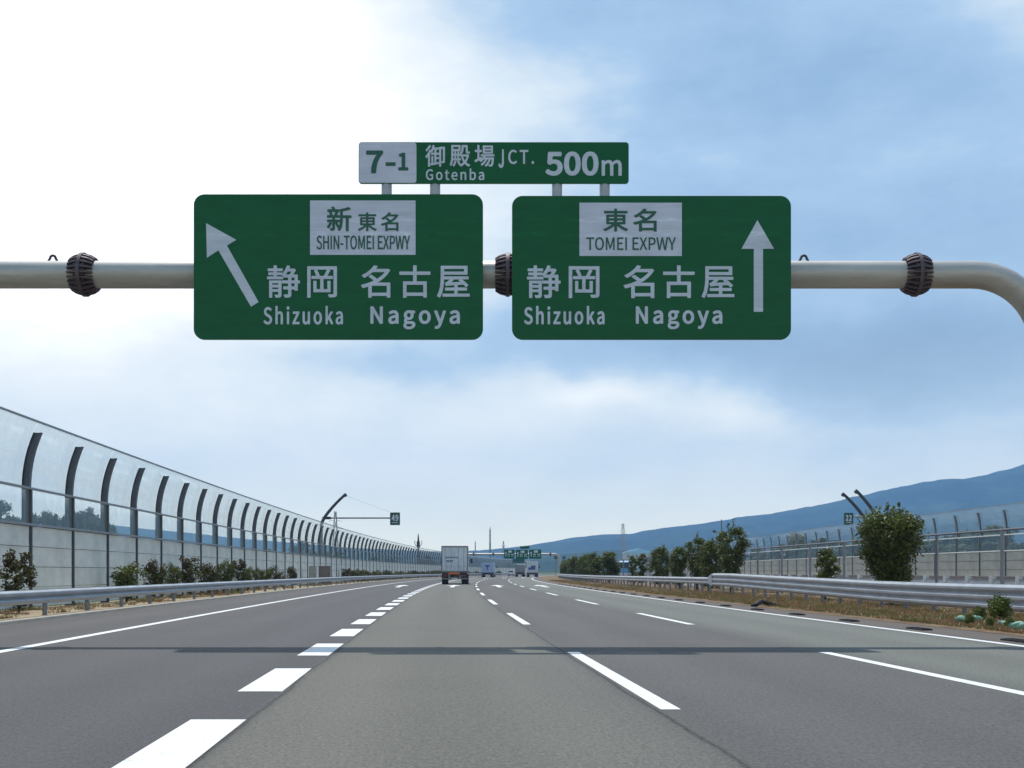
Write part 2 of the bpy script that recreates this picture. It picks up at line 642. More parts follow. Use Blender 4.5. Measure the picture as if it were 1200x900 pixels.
road = tag(sheet('road', [(-9.35, 0), (-6, 0), (-1.45, 0), (2, 0), (6, 0), (9.2, 0), (10.45, 0)], -12, 800, 'asphalt'), kind='structure')
tag(sheet('far_carriageway', [(19.9, 0), (33.5, 0)], -12, 800, 'asphalt_far', z=0), kind='structure')
tag(sheet('kerb', [(-9.36, 0), (-9.37, .06), (-9.5, .075), (-9.55, .06)], -12, 500, 'concrete'), kind='structure')
tag(sheet('left_verge', [(-9.55, .055), (-10.5, .05), (-11.6, .06), (-12.6, .03)], -12, 500, 'sand'), kind='structure')
tag(sheet('median_verge', [(10.42, .005), (10.8, .02), (12, .03), (14, .04), (16, .05), (19, .03), (19.92, .004)], -12, 800, 'dry_grass'), kind='structure')
tag(sheet('far_verge', [(33.48, .003), (34, .06), (37.2, .08), (39, .0)], -12, 500, 'sand'), kind='structure')


def marking(name, a0, a1, y0, y1, z=.004):
    return sheet(name, [(a0, 0), (a1, 0)], y0, y1, 'paint', z, 4.0, road)


marking('edge_line', -6.32, -6.12, -12, 500)
marking('edge_line', 9.00, 9.17, -12, 600)
y = 14.15 - 2.7 - 4.9 * 4
while y < 230:
    marking('lane_block', -1.87, -1.44, y, y + 2.72)
    y += 4.9
for a in (1.99, 5.57):
    y = 9.9 - 16
    while y < 420:
        marking('lane_dash', a - .085, a + .085, y, y + 7.1)
        y += 16.05
# straight-ahead arrows painted in each lane
def arrow(a, y0, tilt=0.0):
    mb = MB()
    P = [(-.16, 0), (.16, 0), (.16, 9), (.62, 9), (0, 15.5), (-.62, 9), (-.16, 9)]
    vs = [(a + p[0] + tilt * p[1] + off(y0 + p[1]), y0 + p[1], .004) for p in P]
    mb.add(vs, [(0, 1, 2, 6), (6, 2, 3, 4, 5)])
    return mb.build('lane_arrow', 'paint', road)


for a in (.15, 3.73, 7.25):
    arrow(a, 88)
arrow(-3.9, 88, -.02)
for a in (.15, 3.73, 7.25):
    arrow(a, 215)

# dark drain slots let into the shoulder asphalt
ds = MB()
ds.box(-.11, -.40, -.005, .11, .40, .03, 0)
for k in range(7):
    ds.box(-.085, -.36 + k * .11, .03, .085, -.33 + k * .11, .04, 0)
dme = ds.mesh('drain_slot', 'black_rubber')
y = 15.6
while y < 110:
    put('drain_slot', dme, road, (9.62 + off(y), y, .0), -math.atan(slope(y)))
    y += 4.08

# ---------------------------------------------------------------- overhead gantry
SY = 20.3
PPM = FPX / SY


def SX(px):
    return (px - 600) / PPM


def SZ(py):
    return CAM_H + (670 - py) / PPM


PPG = FPX / (SY + .40)
GX = lambda p: (p - 600) / PPG
PH = CAM_H + (670 - 322) / PPG
gan = thing('sign_gantry', 'big grey steel pipe gantry arching over the road above the nearest green signs', 'gantry', (0, SY + .40, 0))
xL, xR, RB = -12.9, GX(1140), 1.22
path = [(xL - RB, 0, 0)]
for i in range(13):
    t_ = math.pi / 2 * i / 12
    path.append((xL - RB * math.cos(t_), 0, PH - RB + RB * math.sin(t_)))
path2 = []
for i in range(13):
    t_ = math.pi / 2 * i / 12
    path2.append((xR + RB * math.sin(t_), 0, PH - RB + RB * math.cos(t_)))
path2.append((xR + RB, 0, 0))
MB().tube(path + path2, .235, 40).build('pipe', 'pipe', gan, True)
for x in (xL - RB, xR + RB):
    fp = MB()
    fp.tube([(x, 0, 0), (x, 0, .03)], .27, 24)
    for k in range(8):
        a = k * math.pi / 4
        fp.tube([(x + .25 * math.cos(a), .25 * math.sin(a), .03), (x + .25 * math.cos(a), .25 * math.sin(a), .07)], .016, 6)
    fp.build('base_plate', 'galv', gan, True)
for px in (99, 595, 1073, -330):
    x = GX(px)
    fr = MB()
    fr.tube([(x - .03, 0, PH), (x + .03, 0, PH)], .375, 40)
    fl = fr.build('flange', 'rust', gan, True)
    ribs = MB()
    for k in range(22):
        a = 2 * math.pi * k / 22 + .07
        c, s = math.cos(a), math.sin(a)
        for sg in (-1, 1):
            P = [(x + sg * .032, .225), (x + sg * .215, .225), (x + sg * .215, .285), (x + sg * .14, .33), (x + sg * .032, .36)]
            w2 = .018
            vs = []
            for side in (-1, 1):
                for (ax, r) in P:
                    vs.append((ax, r * c - side * w2 * s, PH + r * s + side * w2 * c))
            ribs.add(vs, [(0, 1, 2, 3, 4), (9, 8, 7, 6, 5)] + [(i, (i + 1) % 5, 5 + (i + 1) % 5, 5 + i) for i in range(5)])
    rb = ribs.build('gusset', 'rust', fl)
    rb['kind'] = 'stuff'
    bl = MB()
    for k in range(22):
        a = 2 * math.pi * (k + .5) / 22 + .07
        yb, zb = .31 * math.cos(a), PH + .31 * math.sin(a)
        bl.tube([(x - .09, yb, zb), (x + .09, yb, zb)], .022, 6)
    b2 = bl.build('bolt', 'rust', fl)
    b2['kind'] = 'stuff'
for px in (62, 942, -200):
    x = GX(px)
    pts = []
    for k in range(11):
        a = math.pi * k / 10
        pts.append((x + .048 * math.cos(a), 0, PH + .235 + .05 + .048 * math.sin(a)))
    pts = [(x + .085, 0, PH + .225)] + pts + [(x - .085, 0, PH + .225)]
    MB().tube(pts, .022, 8).build('lifting_eye', 'dark_steel', gan, True)


FONT = None
try:
    FONT = bpy.data.fonts.load(os.path.join(bpy.utils.resource_path('LOCAL'), 'datafiles', 'fonts', 'Noto Sans CJK Regular.woff2'))
except Exception:
    FONT = None


def text_obj(s, box, mat, parent, yface, bold=.02, name='lettering', ox=0, oz=0, depth=.004, conv=None, mirror=False, shear=0):
    """a word turned into a mesh that fills box = (x0, y0, x1, y1) given in sign pixels"""
    cu = bpy.data.curves.new(name, 'FONT')
    cu.body = s
    if FONT:
        cu.font = FONT
    cu.space_character = 1.0 if (s.isupper() and len(s) > 4) or s == '500' else 1.10
    cu.size = 1
    cu.resolution_u = 4
    cu.extrude = .01
    ob = bpy.data.objects.new('tmp_text', cu)
    COL.objects.link(ob)
    dg = bpy.context.evaluated_depsgraph_get()
    dg.update()
    me = bpy.data.meshes.new_from_object(ob.evaluated_get(dg))
    bpy.data.objects.remove(ob)
    n = len(me.vertices)
    co = np.empty(n * 3)
    me.vertices.foreach_get('co', co)
    co = co.reshape(-1, 3)
    mn, mxx = co.min(0), co.max(0)
    cx_, cz_ = conv if conv else (SX, SZ)
    X0, X1, Z0, Z1 = cx_(box[0]), cx_(box[2]), cz_(box[3]), cz_(box[1])
    hgt = (Z1 - Z0) / (mxx[1] - mn[1])
    r = min(bold, .06) * (.75 if ord(s[0]) > 255 else .95) * (Z1 - Z0)
    base = np.empty_like(co)
    base[:, 0] = X0 + r + (co[:, 0] - mn[0]) / (mxx[0] - mn[0]) * (X1 - X0 - 2 * r)
    base[:, 2] = Z0 + r + (co[:, 1] - mn[1]) / (mxx[1] - mn[1]) * (Z1 - Z0 - 2 * r)
    polys = [tuple(p.vertices) for p in me.polygons]
    V, Fc = [], []
    K = 8 if bold > 0 else 1
    for k in range(K):
        q = base.copy()
        if K > 1:
            q[:, 0] += r * math.cos(2 * math.pi * k / K + .39)
            q[:, 2] += r * math.sin(2 * math.pi * k / K + .39)
        q[:, 1] = yface - np.where(co[:, 2] > 0, depth + k * .0004, -.001)
        V.append(q)
        Fc += [tuple(i + k * n for i in p) for p in polys]
    me2 = bpy.data.meshes.new(name)
    me2.from_pydata(np.concatenate(V).tolist(), [], Fc)
    me2.materials.append(M[mat])
    me2.update()
    return put(name, me2, parent)


def rrect(x0, z0, x1, z1, r, n=8):
    P = []
    for cx, cz, a0 in ((x1 - r, z0 + r, -90), (x1 - r, z1 - r, 0), (x0 + r, z1 - r, 90), (x0 + r, z0 + r, 180)):
        for k in range(n + 1):
            a = math.radians(a0 + 90 * k / n)
            P.append((cx + r * math.cos(a), cz + r * math.sin(a)))
    return P


def big_sign(label, box, arrow_px, white, words):
    x0, y0, x1, y1 = box
    t = thing('direction_sign', label, 'road sign', (0, SY, 0), group='green direction signs on the near gantry')
    P = rrect(SX(x0), SZ(y1), SX(x1), SZ(y0), 12.5 / PPM)
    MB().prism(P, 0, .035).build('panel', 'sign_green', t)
    # stiffener channels behind, brackets to the pipe
    for k in range(4):
        z = SZ(y1) + .25 + k * (SZ(y0) - SZ(y1) - .5) / 3
        MB().box(SX(x0) + .1, .037, z - .03, SX(x1) - .1, .085, z + .03).build('stiffener', 'alu', t)
    for fx in (.22, .78):
        xx = SX(x0) + fx * (SX(x1) - SX(x0))
        mb = MB()
        mb.box(xx - .05, .087, SZ(y1) + .2, xx + .05, .155, SZ(y0) - .1)
        mb.box(xx - .06, .155, PH - .30, xx + .06, .60, PH - .245)
        mb.box(xx - .06, .155, PH + .245, xx + .06, .60, PH + .30)
        mb.build('bracket', 'alu', t)
    wx0, wy0, wx1, wy1 = white
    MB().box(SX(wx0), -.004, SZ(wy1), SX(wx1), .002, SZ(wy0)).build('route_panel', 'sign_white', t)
    pa = [(SX(a), SZ(b)) for a, b in arrow_px]
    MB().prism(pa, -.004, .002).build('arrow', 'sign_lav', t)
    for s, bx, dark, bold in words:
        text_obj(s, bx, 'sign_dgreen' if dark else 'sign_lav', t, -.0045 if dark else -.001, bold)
    return t


Z1 = lambda x, y: (220 + x / 3.3333, 150 + y / 3.3333)
Z2 = lambda x, y: (580 + x / 3.3333, 150 + y / 3.3333)
KB, LB = .020, .022
big_sign('large green sign with a white arrow pointing up-left, reading 新東名 SHIN-TOMEI EXPWY', (227, 227.6, 566, 398),
         [Z1(72, 372), Z1(190, 437), Z1(153, 459), Z1(277, 680), Z1(247, 698), Z1(120, 478), Z1(75, 507)],
         (363.4, 235, 487, 298.7),
         [('新', (383, 242, 412, 271), 1, .028), ('東', (419.5, 249, 441.5, 271), 1, .024), ('名', (446.5, 249, 467, 271), 1, .024),
          ('SHIN-TOMEI EXPWY', (371, 276, 480.5, 292.5), 1, .014),
          ('静', (313, 311, 351.5, 349), 0, KB), ('岡', (360, 312, 395, 349), 0, KB), ('名', (423, 311, 457.5, 349), 0, KB),
          ('古', (468, 311, 504.5, 349), 0, KB), ('屋', (512, 311.5, 550.5, 349), 0, KB),
          ('Shizuoka', (308.8, 358.5, 402, 380.5), 0, .026), ('Nagoya', (434, 359, 539, 386), 0, .03)])
big_sign('large green sign with a white arrow pointing straight up, reading 東名 TOMEI EXPWY', (600, 229.5, 927, 398),
         [Z2(1025, 360), Z2(1090, 472), Z2(1047, 472), Z2(1047, 718), Z2(1011, 718), Z2(1011, 472), Z2(963, 472)],
         (679, 237.6, 799, 300),
         [('東', (707, 244.5, 736, 271.5), 1, .026), ('名', (742, 244.5, 769.5, 271.5), 1, .026),
          ('TOMEI EXPWY', (687, 278, 792, 293.3), 1, .012),
          ('静', (617.5, 311, 657, 349.5), 0, KB), ('岡', (666.4, 312, 702.5, 349.5), 0, KB), ('名', (730.6, 311, 766.8, 349.5), 0, KB),
          ('古', (777, 311, 814, 349.5), 0, KB), ('屋', (822, 312, 860.6, 349.5), 0, KB),
          ('Shizuoka', (614, 358.5, 708.5, 380.5), 0, .03), ('Nagoya', (745, 359, 846.5, 386), 0, .03)])

ts = thing('exit_distance_sign', 'long narrow green and white sign standing above the two big ones, reading 7-1 and 500m', 'road sign', (0, SY, 0))
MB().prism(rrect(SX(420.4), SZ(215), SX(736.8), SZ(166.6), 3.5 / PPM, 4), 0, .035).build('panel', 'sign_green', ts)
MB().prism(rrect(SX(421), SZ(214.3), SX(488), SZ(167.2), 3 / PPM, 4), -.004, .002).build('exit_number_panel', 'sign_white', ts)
for px in (452.5, 509.5, 653, 709):
    MB().tube([(SX(px), .09, PH - .2), (SX(px), .09, SZ(175))], .088, 18).build('support_post', 'galv', ts, True)
for z in (SZ(205), SZ(176)):
    MB().box(SX(425), .037, z - .02, SX(732), .06, z + .02).build('stiffener', 'alu', ts)
for s, bx, dark, bold in [('7', (429, 176.4, 449, 203.3), 1, .05), ('-', (452, 190.3, 463.6, 194.6), 1, 0), ('1', (466.6, 179, 478.6, 200), 1, .05),
                          ('御', (498.4, 170, 521.5, 195.5), 0, .022), ('殿', (527, 170, 551, 195.5), 0, .022), ('場', (556, 170, 579.5, 195.5), 0, .022),
                          ('J', (584, 175, 590.5, 197), 0, .024), ('CT.', (595.5, 175.5, 626, 192.5), 0, .024),
                          ('Gotenba', (499, 197.5, 567.5, 211.3), 0, .024),
                          ('500', (639, 177.5, 701.5, 206.2), 0, .05), ('m', (705, 187.5, 728.6, 206.2), 0, .035)]:
    text_obj(s, bx, 'sign_dgreen' if dark else 'sign_lav', ts, -.0045 if dark else -.001, bold)


# ---------------------------------------------------------------- noise barriers
CURV = [.34]


def wpath(t_):
    return (CURV[0] * t_ * t_, 3.62 + 1.70 * t_ - .06 * t_ * t_)


def barrier_parts(curv=.34, back=-.26, pm_='bay_post', panel='panel', trim='rail_trim'):
    CURV[0] = curv
    d = {}
    mb = MB()
    # H section post: back flange, web, front flange (vertical part)
    mb.box(back, -.09, 0, back + .015, .09, 3.62)
    mb.box(back + .015, -.008, 0, -.055, .008, 3.62)
    mb.box(-.055, -.09, 0, -.04, .09, 3.62)
    n = 7
    for i in range(n):
        t0, t1 = i / n, (i + 1) / n
        (xa, za), (xb, zb) = wpath(t0), wpath(t1)
        for (o0, o1, wy) in ((back, back + .015, .09), (back + .015, -.055, .008), (-.055, -.04, .09)):
            P = [(xa + o0, za), (xa + o1, za), (xb + o1, zb), (xb + o0, zb)]
            mb.prism(P, -wy, wy, 'xz')
    d['post'] = mb.mesh('post', pm_)
    d['mullion'] = MB().box(-.03, -.035, .05, .02, .035, 3.60).mesh('mullion', 'mullion')
    for k in range(4):
        # absorber panel with recessed face and raised rim
        z0 = .10 + k * .60
        m2 = MB()
        m2.box(-.105, .03, z0, -.045, 3.97, z0 + .585, b=.006)
        m2.box(-.045, .10, z0 + .545, -.033, 3.90, z0 + .575)
        m2.box(-.045, .10, z0 + .01, -.033, 3.90, z0 + .04)
        d['panel%d' % k] = m2.mesh('barrier_panel', panel)
    d['rail'] = MB().box(-.032, 0, 2.505, .035, 4.0, 2.575, b=.008).mesh('trim_rail', trim)
    d['rail2'] = MB().box(-.035, 0, 3.57, .04, 4.0, 3.64, b=.008).mesh('trim_rail', trim)
    d['glass1'] = MB().box(-.075, .012, 2.58, -.06, 3.988, 3.565).mesh('pane', 'glass')
    g2 = MB()
    n = 8
    fr, bk = [], []
    for i in range(n + 1):
        x, z = wpath(i / n * 1.18)
        fr.append((x + back - .015, z + .02))
        bk.append((x + back - .03, z + .02))
    for i in range(n):
        g2.prism([fr[i], fr[i + 1], bk[i + 1], bk[i]], .03, 3.97, 'xz')
    me = g2.mesh('pane', 'glass')
    # drop the inner cross faces so that only the sheet remains
    import bmesh
    bm = bmesh.new()
    bm.from_mesh(me)
    bmesh.ops.remove_doubles(bm, verts=bm.verts, dist=1e-5)
    seen = {}
    for f in bm.faces:
        key = tuple(sorted(v.index for v in f.verts))
        seen.setdefault(key, []).append(f)
    kill = [f for L in seen.values() if len(L) > 1 for f in L]
    bmesh.ops.delete(bm, geom=kill, context='FACES_ONLY')
    bm.to_mesh(me)
    bm.free()
    d['glass2'] = me
    xt, zt = wpath(1.18)
    d['cap'] = MB().box(xt + back - .05, 0, zt + .02, xt + back + .005, 4.0, zt + .07).mesh('cap_rail', 'rail_trim')
    return d


BP0 = barrier_parts()
BP1 = barrier_parts(.20, -.16, 'post_galv', 'panel_far', 'white_paint')


def barrier(label, a, y0, y1, flip, n_panel_bays, gap=4.0):
    BP = BP1 if flip else BP0
    t = thing('noise_barrier', label, 'barrier', (0, 0, 0), group='curved glass noise barriers along the expressway')
    Y = y0
    far = {}
    i = 0
    while Y < y1:
        Yn = Y + gap
        x0, x1_ = a + off(Y), a + off(Yn)
        ang = -math.atan2(x1_ - x0, gap)
        L = math.hypot(x1_ - x0, gap) / 4.0
        if flip:
            loc = (x1_, Yn, 0)
            rz = ang + math.pi
            pl = (x0, Y, 0)
        else:
            loc = (x0, Y, 0)
            rz = ang
            pl = loc
        put('post', BP['post'], t, pl, rz)
        put('mullion', BP['mullion'], t, pl, rz)
        if i < n_panel_bays:
            for k in range(4):
                put('barrier_panel', BP['panel%d' % k], t, loc, rz, L)
        else:
            for k in range(4):
                far.setdefault(k, []).append((loc, rz, L))
        put('pane', BP['glass1'], t, loc, rz, L)
        put('pane', BP['glass2'], t, loc, rz, L)
        for q in ('rail', 'rail2', 'cap'):
            nm = 'cap_rail' if q == 'cap' else 'trim_rail'
            put(nm, BP[q], t, loc, rz, L)
        Y = Yn
        i += 1
    if far:
        mb = MB()
        for k, L_ in far.items():
            for loc, rz, L in L_:
                mt = Matrix.Translation(loc) @ Matrix.Rotation(rz, 4, 'Z')
                z0 = .10 + k * .60
                vs = [mt @ Vector(p) for p in [(x, yy * L, z) for z in (z0, z0 + .585) for x, yy in ((-.105, .03), (-.045, .03), (-.045, 3.97), (-.105, 3.97))]]
                mb.add(vs, [(3, 2, 1, 0), (4, 5, 6, 7), (0, 1, 5, 4), (1, 2, 6, 5), (2, 3, 7, 6), (3, 0, 4, 7)])
        o = mb.build('barrier_panel', 'panel_far' if flip else 'panel', t)
        o['kind'] = 'stuff'
    return t


ya = solveY(37, -12.0)
barrier('tall noise barrier with pale lower panels and curved clear panes left of the road', -12.0, ya - 4 * 5, 480, False, 72)
yb = solveY(1147.5, 37.0)
barrier('noise barrier with curved clear panes beyond the opposite carriageway, below the mountain', 37.0, yb - 4 * 7, 470, True, 72)


# ---------------------------------------------------------------- guardrails
def wbeam(length, humps, H, dep=.075):
    """corrugated beam; faces local -x ; z from 0 to H"""
    u = H / humps
    pts = []
    for h in range(humps):
        b = h * u
        if h == 0:
            pts += [(0, b), (0, b + .008)]
        pts += [(-dep * .9, b + .28 * u), (-dep, b + .36 * u), (-dep, b + .60 * u), (-dep * .9, b + .68 * u), (0, b + .94 * u), (0, b + u)]
    mb = MB()
    fr = pts
    bk = [(x + .006, z) for x, z in pts]
    n = len(fr)
    vs = []
    for yy in (0, length):
        vs += [(x, yy, z) for x, z in fr] + [(x, yy, z) for x, z in bk]
    fs = []
    for i in range(n - 1):
        fs.append((i, i + 1, 2 * n + i + 1, 2 * n + i))
        fs.append((n + i + 1, n + i, 3 * n + i, 3 * n + i + 1))
        fs.append((i, n + i, n + i + 1, i + 1))
        fs.append((2 * n + i + 1, 3 * n + i + 1, 3 * n + i, 2 * n + i))
    fs.append((0, 2 * n, 3 * n, n))
    fs.append((n - 1, 2 * n - 1, 4 * n - 1, 3 * n - 1))
    mb.add(vs, fs)
    # overlap joint with bolts
    for h in range(humps):
        zz = h * u + .48 * u
        for yy in (.10, .22):
            mb.tube([(-dep - .004, yy, zz - .04), (-dep - .016, yy, zz - .04)], .014, 6)
    return mb


def rail_run(t, a, y0, y1, pitch, mesh, z0, face, zf=None):
    Y = y0
    if zf:
        while Y < y1 - .01:
            x0, x1_ = a + off(Y), a + off(Y + pitch)
            o = put('rail_beam', mesh, t, (x0, Y, zf(Y)), -math.atan2(x1_ - x0, pitch), math.hypot(x1_ - x0, pitch) / pitch)
            o.rotation_euler.x = math.atan2(zf(Y + pitch) - zf(Y), pitch)
            Y += pitch
        return
    while Y < y1 - .01:
        x0, x1_ = a + off(Y), a + off(Y + pitch)
        ang = -math.atan2(x1_ - x0, pitch)
        L = math.hypot(x1_ - x0, pitch) / pitch
        if face < 0:
            put('rail_beam', mesh, t, (x0, Y, z0), ang, L)
        else:
            put('rail_beam', mesh, t, (x1_, Y + pitch, z0), ang + math.pi, L)
        Y += pitch


def post_run(t, a, y0, y1, pitch, mesh, zb=0, zf=None):
    Y = y0
    while Y < y1 - .01:
        put('post', mesh, t, (a + off(Y), Y, zf(Y) if zf else zb), -math.atan(slope(Y)))
        Y += pitch


lg = thing('guardrail', 'low galvanised guardrail in front of the shrubs along the near noise barrier', 'guardrail')
yy0 = solveY(52.5, -10.0)
wb2 = wbeam(3.6, 2, .35).mesh('rail_beam', 'galv')
rail_run(lg, -9.86, yy0 - 3.6 * 5 - .3, 420, 3.6, wb2, .36, 1)
pm = MB()
pm.tube([(0, 0, 0), (0, 0, .68)], .062, 12)
pm.box(-.0, -.05, .48, .13, .05, .58)
pmesh = pm.mesh('post', 'post_galv', True)
post_run(lg, -10.0, yy0 - 3.6 * 5, 420, 3.6, pmesh)

mg = thing('guardrail', 'high corrugated guardrail with closely set posts in front of the median trees', 'guardrail')
thrie = wbeam(4.0, 3, .66, .085).mesh('rail_beam', 'galv')
wb4 = wbeam(4.0, 2, .37).mesh('rail_beam', 'galv')
YS = 61.4
ZT = lambda y: .19 + .23 * min(1, max(0, (y - 36) / 22)) ** 1.0
rail_run(mg, 13.86, YS - 4 * 14, YS, 4.0, thrie, .32, -1, ZT)
rail_run(mg, 13.90, YS + 1.2, 520, 4.0, wb4, .42, -1, lambda y: .50 - .10 * min(1, (y - 60) / 60))
# transition shoe between the two heights
x0, x1_ = 13.86 + off(YS), 13.9 + off(YS + 1.2)
tr_ = MB()
tr_.add([(x0 - .085, YS - .02, .44), (x0 - .085, YS - .02, 1.075), (x1_ - .07, YS + 1.25, .87), (x1_ - .07, YS + 1.25, .52),
         (x0 - .05, YS - .02, .44), (x0 - .05, YS - .02, 1.075), (x1_ - .04, YS + 1.25, .87), (x1_ - .04, YS + 1.25, .52)],
        [(0, 1, 2, 3), (7, 6, 5, 4), (0, 4, 5, 1), (1, 5, 6, 2), (2, 6, 7, 3), (3, 7, 4, 0)])
tr_.build('transition_plate', 'galv', mg)
pm = MB()
pm.tube([(0, 0, -.3), (0, 0, .77)], .065, 12)
pm.box(-.14, -.05, .57, 0, .05, .67)
pm.box(-.14, -.05, .27, 0, .05, .37)
ph = pm.mesh('post', 'post_galv', True)
pm = MB()
pm.tube([(0, 0, 0), (0, 0, .78)], .062, 12)
pm.box(-.10, -.05, .55, 0, .05, .65)
plow = pm.mesh('post', 'post_galv', True)
post_run(mg, 14.0, YS - 56 + .3, YS, 2.0, ph, 0, lambda y: ZT(y) - .17)
post_run(mg, 14.0, YS + 1.5, 360, 2.0, plow, .08)

og = thing('guardrail', 'guardrail of the opposite carriageway seen from behind, its posts capped pale grey', 'guardrail')
ob_ = wbeam(4.0, 2, .62, .085).mesh('rail_beam', 'galv')
rail_run(og, 19.62, 18, 200, 4.0, ob_, .38, 1)
pm = MB()
pm.tube([(0, 0, 0), (0, 0, 1.0)], .07, 12)
pm.box(0, -.035, .90, .16, .035, .97)
pm.box(0, -.035, .45, .16, .035, .56)
post_run(og, 19.4, 18.6, 200, 1.95, pm.mesh('post', 'white_paint', True), .0)
fg = thing('guardrail', 'far guardrail at the foot of the barrier beyond the opposite carriageway', 'guardrail')
rail_run(fg, 34.6, 60, 300, 4.0, wb4, .36, -1)
post_run(fg, 34.72, 61, 300, 4.0, plow, 0)

# tall pipe fence in the median
mf = thing('pipe_fence', 'tall grey fence of slim round posts joined by top pipes in the median', 'fence')
pst = MB().tube([(0, 0, 0), (0, 0, 2.35)], .055, 12).mesh('post', 'post_galv', True)
Yp = 36.0 - 4.8 * 2
while Yp < 150:
    zb = .05
    put('post', pst, mf, (17.0 + off(Yp), Yp, zb), 0)
    Yn = Yp + 4.8
    MB().tube([(17.0 + off(Yp), Yp, zb + 2.36), (17.0 + off(Yn), Yn, zb + 2.36)], .035, 8).build('top_pipe', 'bay_post', mf, True)
    Yp = Yn


# ---------------------------------------------------------------- vegetation
def leaf_arrays(rs, clumps, size, flat=.3, shell=.55):
    """little folded leaves spread in ellipsoidal clumps; returns verts, faces, material ids"""
    V, MI = [], []
    for (cx, cy_, cz, rx, ry, rz, n, mi) in clumps:
        d = rs.normal(size=(n, 3))
        d /= np.linalg.norm(d, axis=1)[:, None]
        r = shell + (1 - shell) * rs.rand(n)
        r *= (1 + .13 * np.sin(d[:, 0] * 5 + cx) * np.cos(d[:, 2] * 6 + cz))
        c = np.array([cx, cy_, cz]) + d * r[:, None] * np.array([rx, ry, rz])
        u = rs.normal(size=(n, 3))
        u /= np.linalg.norm(u, axis=1)[:, None]
        nn = d + rs.normal(size=(n, 3)) * .9 + np.array([0, 0, flat])
        v = np.cross(nn, u)
        v /= np.linalg.norm(v, axis=1)[:, None] + 1e-9
        s = size * (.6 + .8 * rs.rand(n))[:, None]
        L, Wd = u * s, v * s * .45
        q = np.stack([c - L, c + Wd, c + L, c - Wd], axis=1)
        V.append(q.reshape(-1, 3))
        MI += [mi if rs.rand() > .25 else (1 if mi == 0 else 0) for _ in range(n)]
    V = np.concatenate(V)
    return V, MI


def crown_mesh(name, seed, clumps, size, mats, shell=.55):
    rs = np.random.RandomState(seed)
    V, MI = leaf_arrays(rs, clumps, size, shell=shell)
    n = len(V) // 4
    me = bpy.data.meshes.new(name)
    me.vertices.add(n * 4)
    me.vertices.foreach_set('co', V.ravel())
    me.loops.add(n * 4)
    me.loops.foreach_set('vertex_index', np.arange(n * 4, dtype=np.int32))
    me.polygons.add(n)
    me.polygons.foreach_set('loop_start', np.arange(0, n * 4, 4, dtype=np.int32))
    me.polygons.foreach_set('loop_total', np.full(n, 4, dtype=np.int32))
    for m in mats:
        me.materials.append(M[m])
    me.polygons.foreach_set('material_index', np.array(MI, dtype=np.int32))
    me.update(calc_edges=True)
    me.validate()
    return me


def trunk_mesh(seed, h, r, nb=5, spread=.32, top=.72):
    rd = random.Random(seed)
    mb = MB()
    pts = [(0, 0, -.1)]
    for k in range(1, 6):
        pts.append((rd.uniform(-.05, .05) * h * k / 5, rd.uniform(-.05, .05) * h * k / 5, h * top * k / 5))
    mb.tube(pts, [r * (1.15 - .17 * k) for k in range(6)], 8)
    for b in range(nb):
        k = rd.randint(1, 4)
        p = Vector(pts[k])
        a = rd.uniform(0, 2 * math.pi)
        ln = h * spread * rd.uniform(.6, 1)
        q = p + Vector((math.cos(a) * ln * .35, math.sin(a) * ln * .35, ln * .45))
        s = p + Vector((math.cos(a) * ln * .62, math.sin(a) * ln * .62, ln * .95))
        mb.tube([p, q, s], [r * .5, r * .35, r * .12], 6)
    return mb.mesh('trunk', 'bark', True)


def bush_clumps(rd, w_, h_, base, n, per, bias=.25, top_heavy=.0):
    """clumps filling a shrub outline: narrow foot, full shoulders, nearly flat uneven top"""
    C = []
    for i in range(n):
        z = (i + rd.uniform(0, 1)) / n
        prof = (.36 + .68 * min(1, z / .6) ** .85) if top_heavy > .15 else (.74 + .26 * math.sin(math.pi * min(1, z / .9)))
        if z > .82:
            prof *= 1 - (z - .82) * 1.5
        s = rd.uniform(.13, .21) * w_
        a = rd.uniform(0, 2 * math.pi)
        rr = max(.02, (w_ / 2 * prof - s * .8)) * math.sqrt(rd.uniform(.05, 1.0)) * rd.uniform(.9, 1.12)
        lit = 1 if z > .80 or rd.random() < .12 else 0  # upper clumps take the second leaf tone; on evergreens this paints in sunlight
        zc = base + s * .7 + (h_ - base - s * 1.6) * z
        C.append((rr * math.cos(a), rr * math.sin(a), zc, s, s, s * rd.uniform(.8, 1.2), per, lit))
    return C


PROTO = {}


def proto(kind, seed, h, w_, base, n, per, leaf, mats, trunk_r, th=0.0, shell=.3, extra=()):
    rd = random.Random(seed)
    C = bush_clumps(rd, w_, h, base, n, per, top_heavy=th) + list(extra)
    PROTO[kind] = (crown_mesh('crown', seed, C, leaf, mats, shell), trunk_mesh(seed, h, trunk_r), h, w_)


sprigs = [(.25, 0, 3.28, .05, .05, .16, 26, 1), (-.05, .2, 3.34, .05, .05, .2, 30, 1), (-.3, -.1, 3.2, .05, .05, .12, 22, 1), (.45, .1, 3.2, .04, .04, .12, 20, 1)]
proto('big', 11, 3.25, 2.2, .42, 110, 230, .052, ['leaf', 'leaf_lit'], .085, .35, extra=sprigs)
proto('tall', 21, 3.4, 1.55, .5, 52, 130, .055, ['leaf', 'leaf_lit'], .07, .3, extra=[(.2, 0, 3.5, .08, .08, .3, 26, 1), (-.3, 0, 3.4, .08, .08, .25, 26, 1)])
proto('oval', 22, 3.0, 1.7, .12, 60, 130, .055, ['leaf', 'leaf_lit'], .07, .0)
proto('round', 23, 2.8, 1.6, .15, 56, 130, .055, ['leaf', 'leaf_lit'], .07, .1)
proto('slim', 24, 2.7, 1.0, .15, 40, 100, .05, ['leaf', 'leaf_lit'], .05, .0)
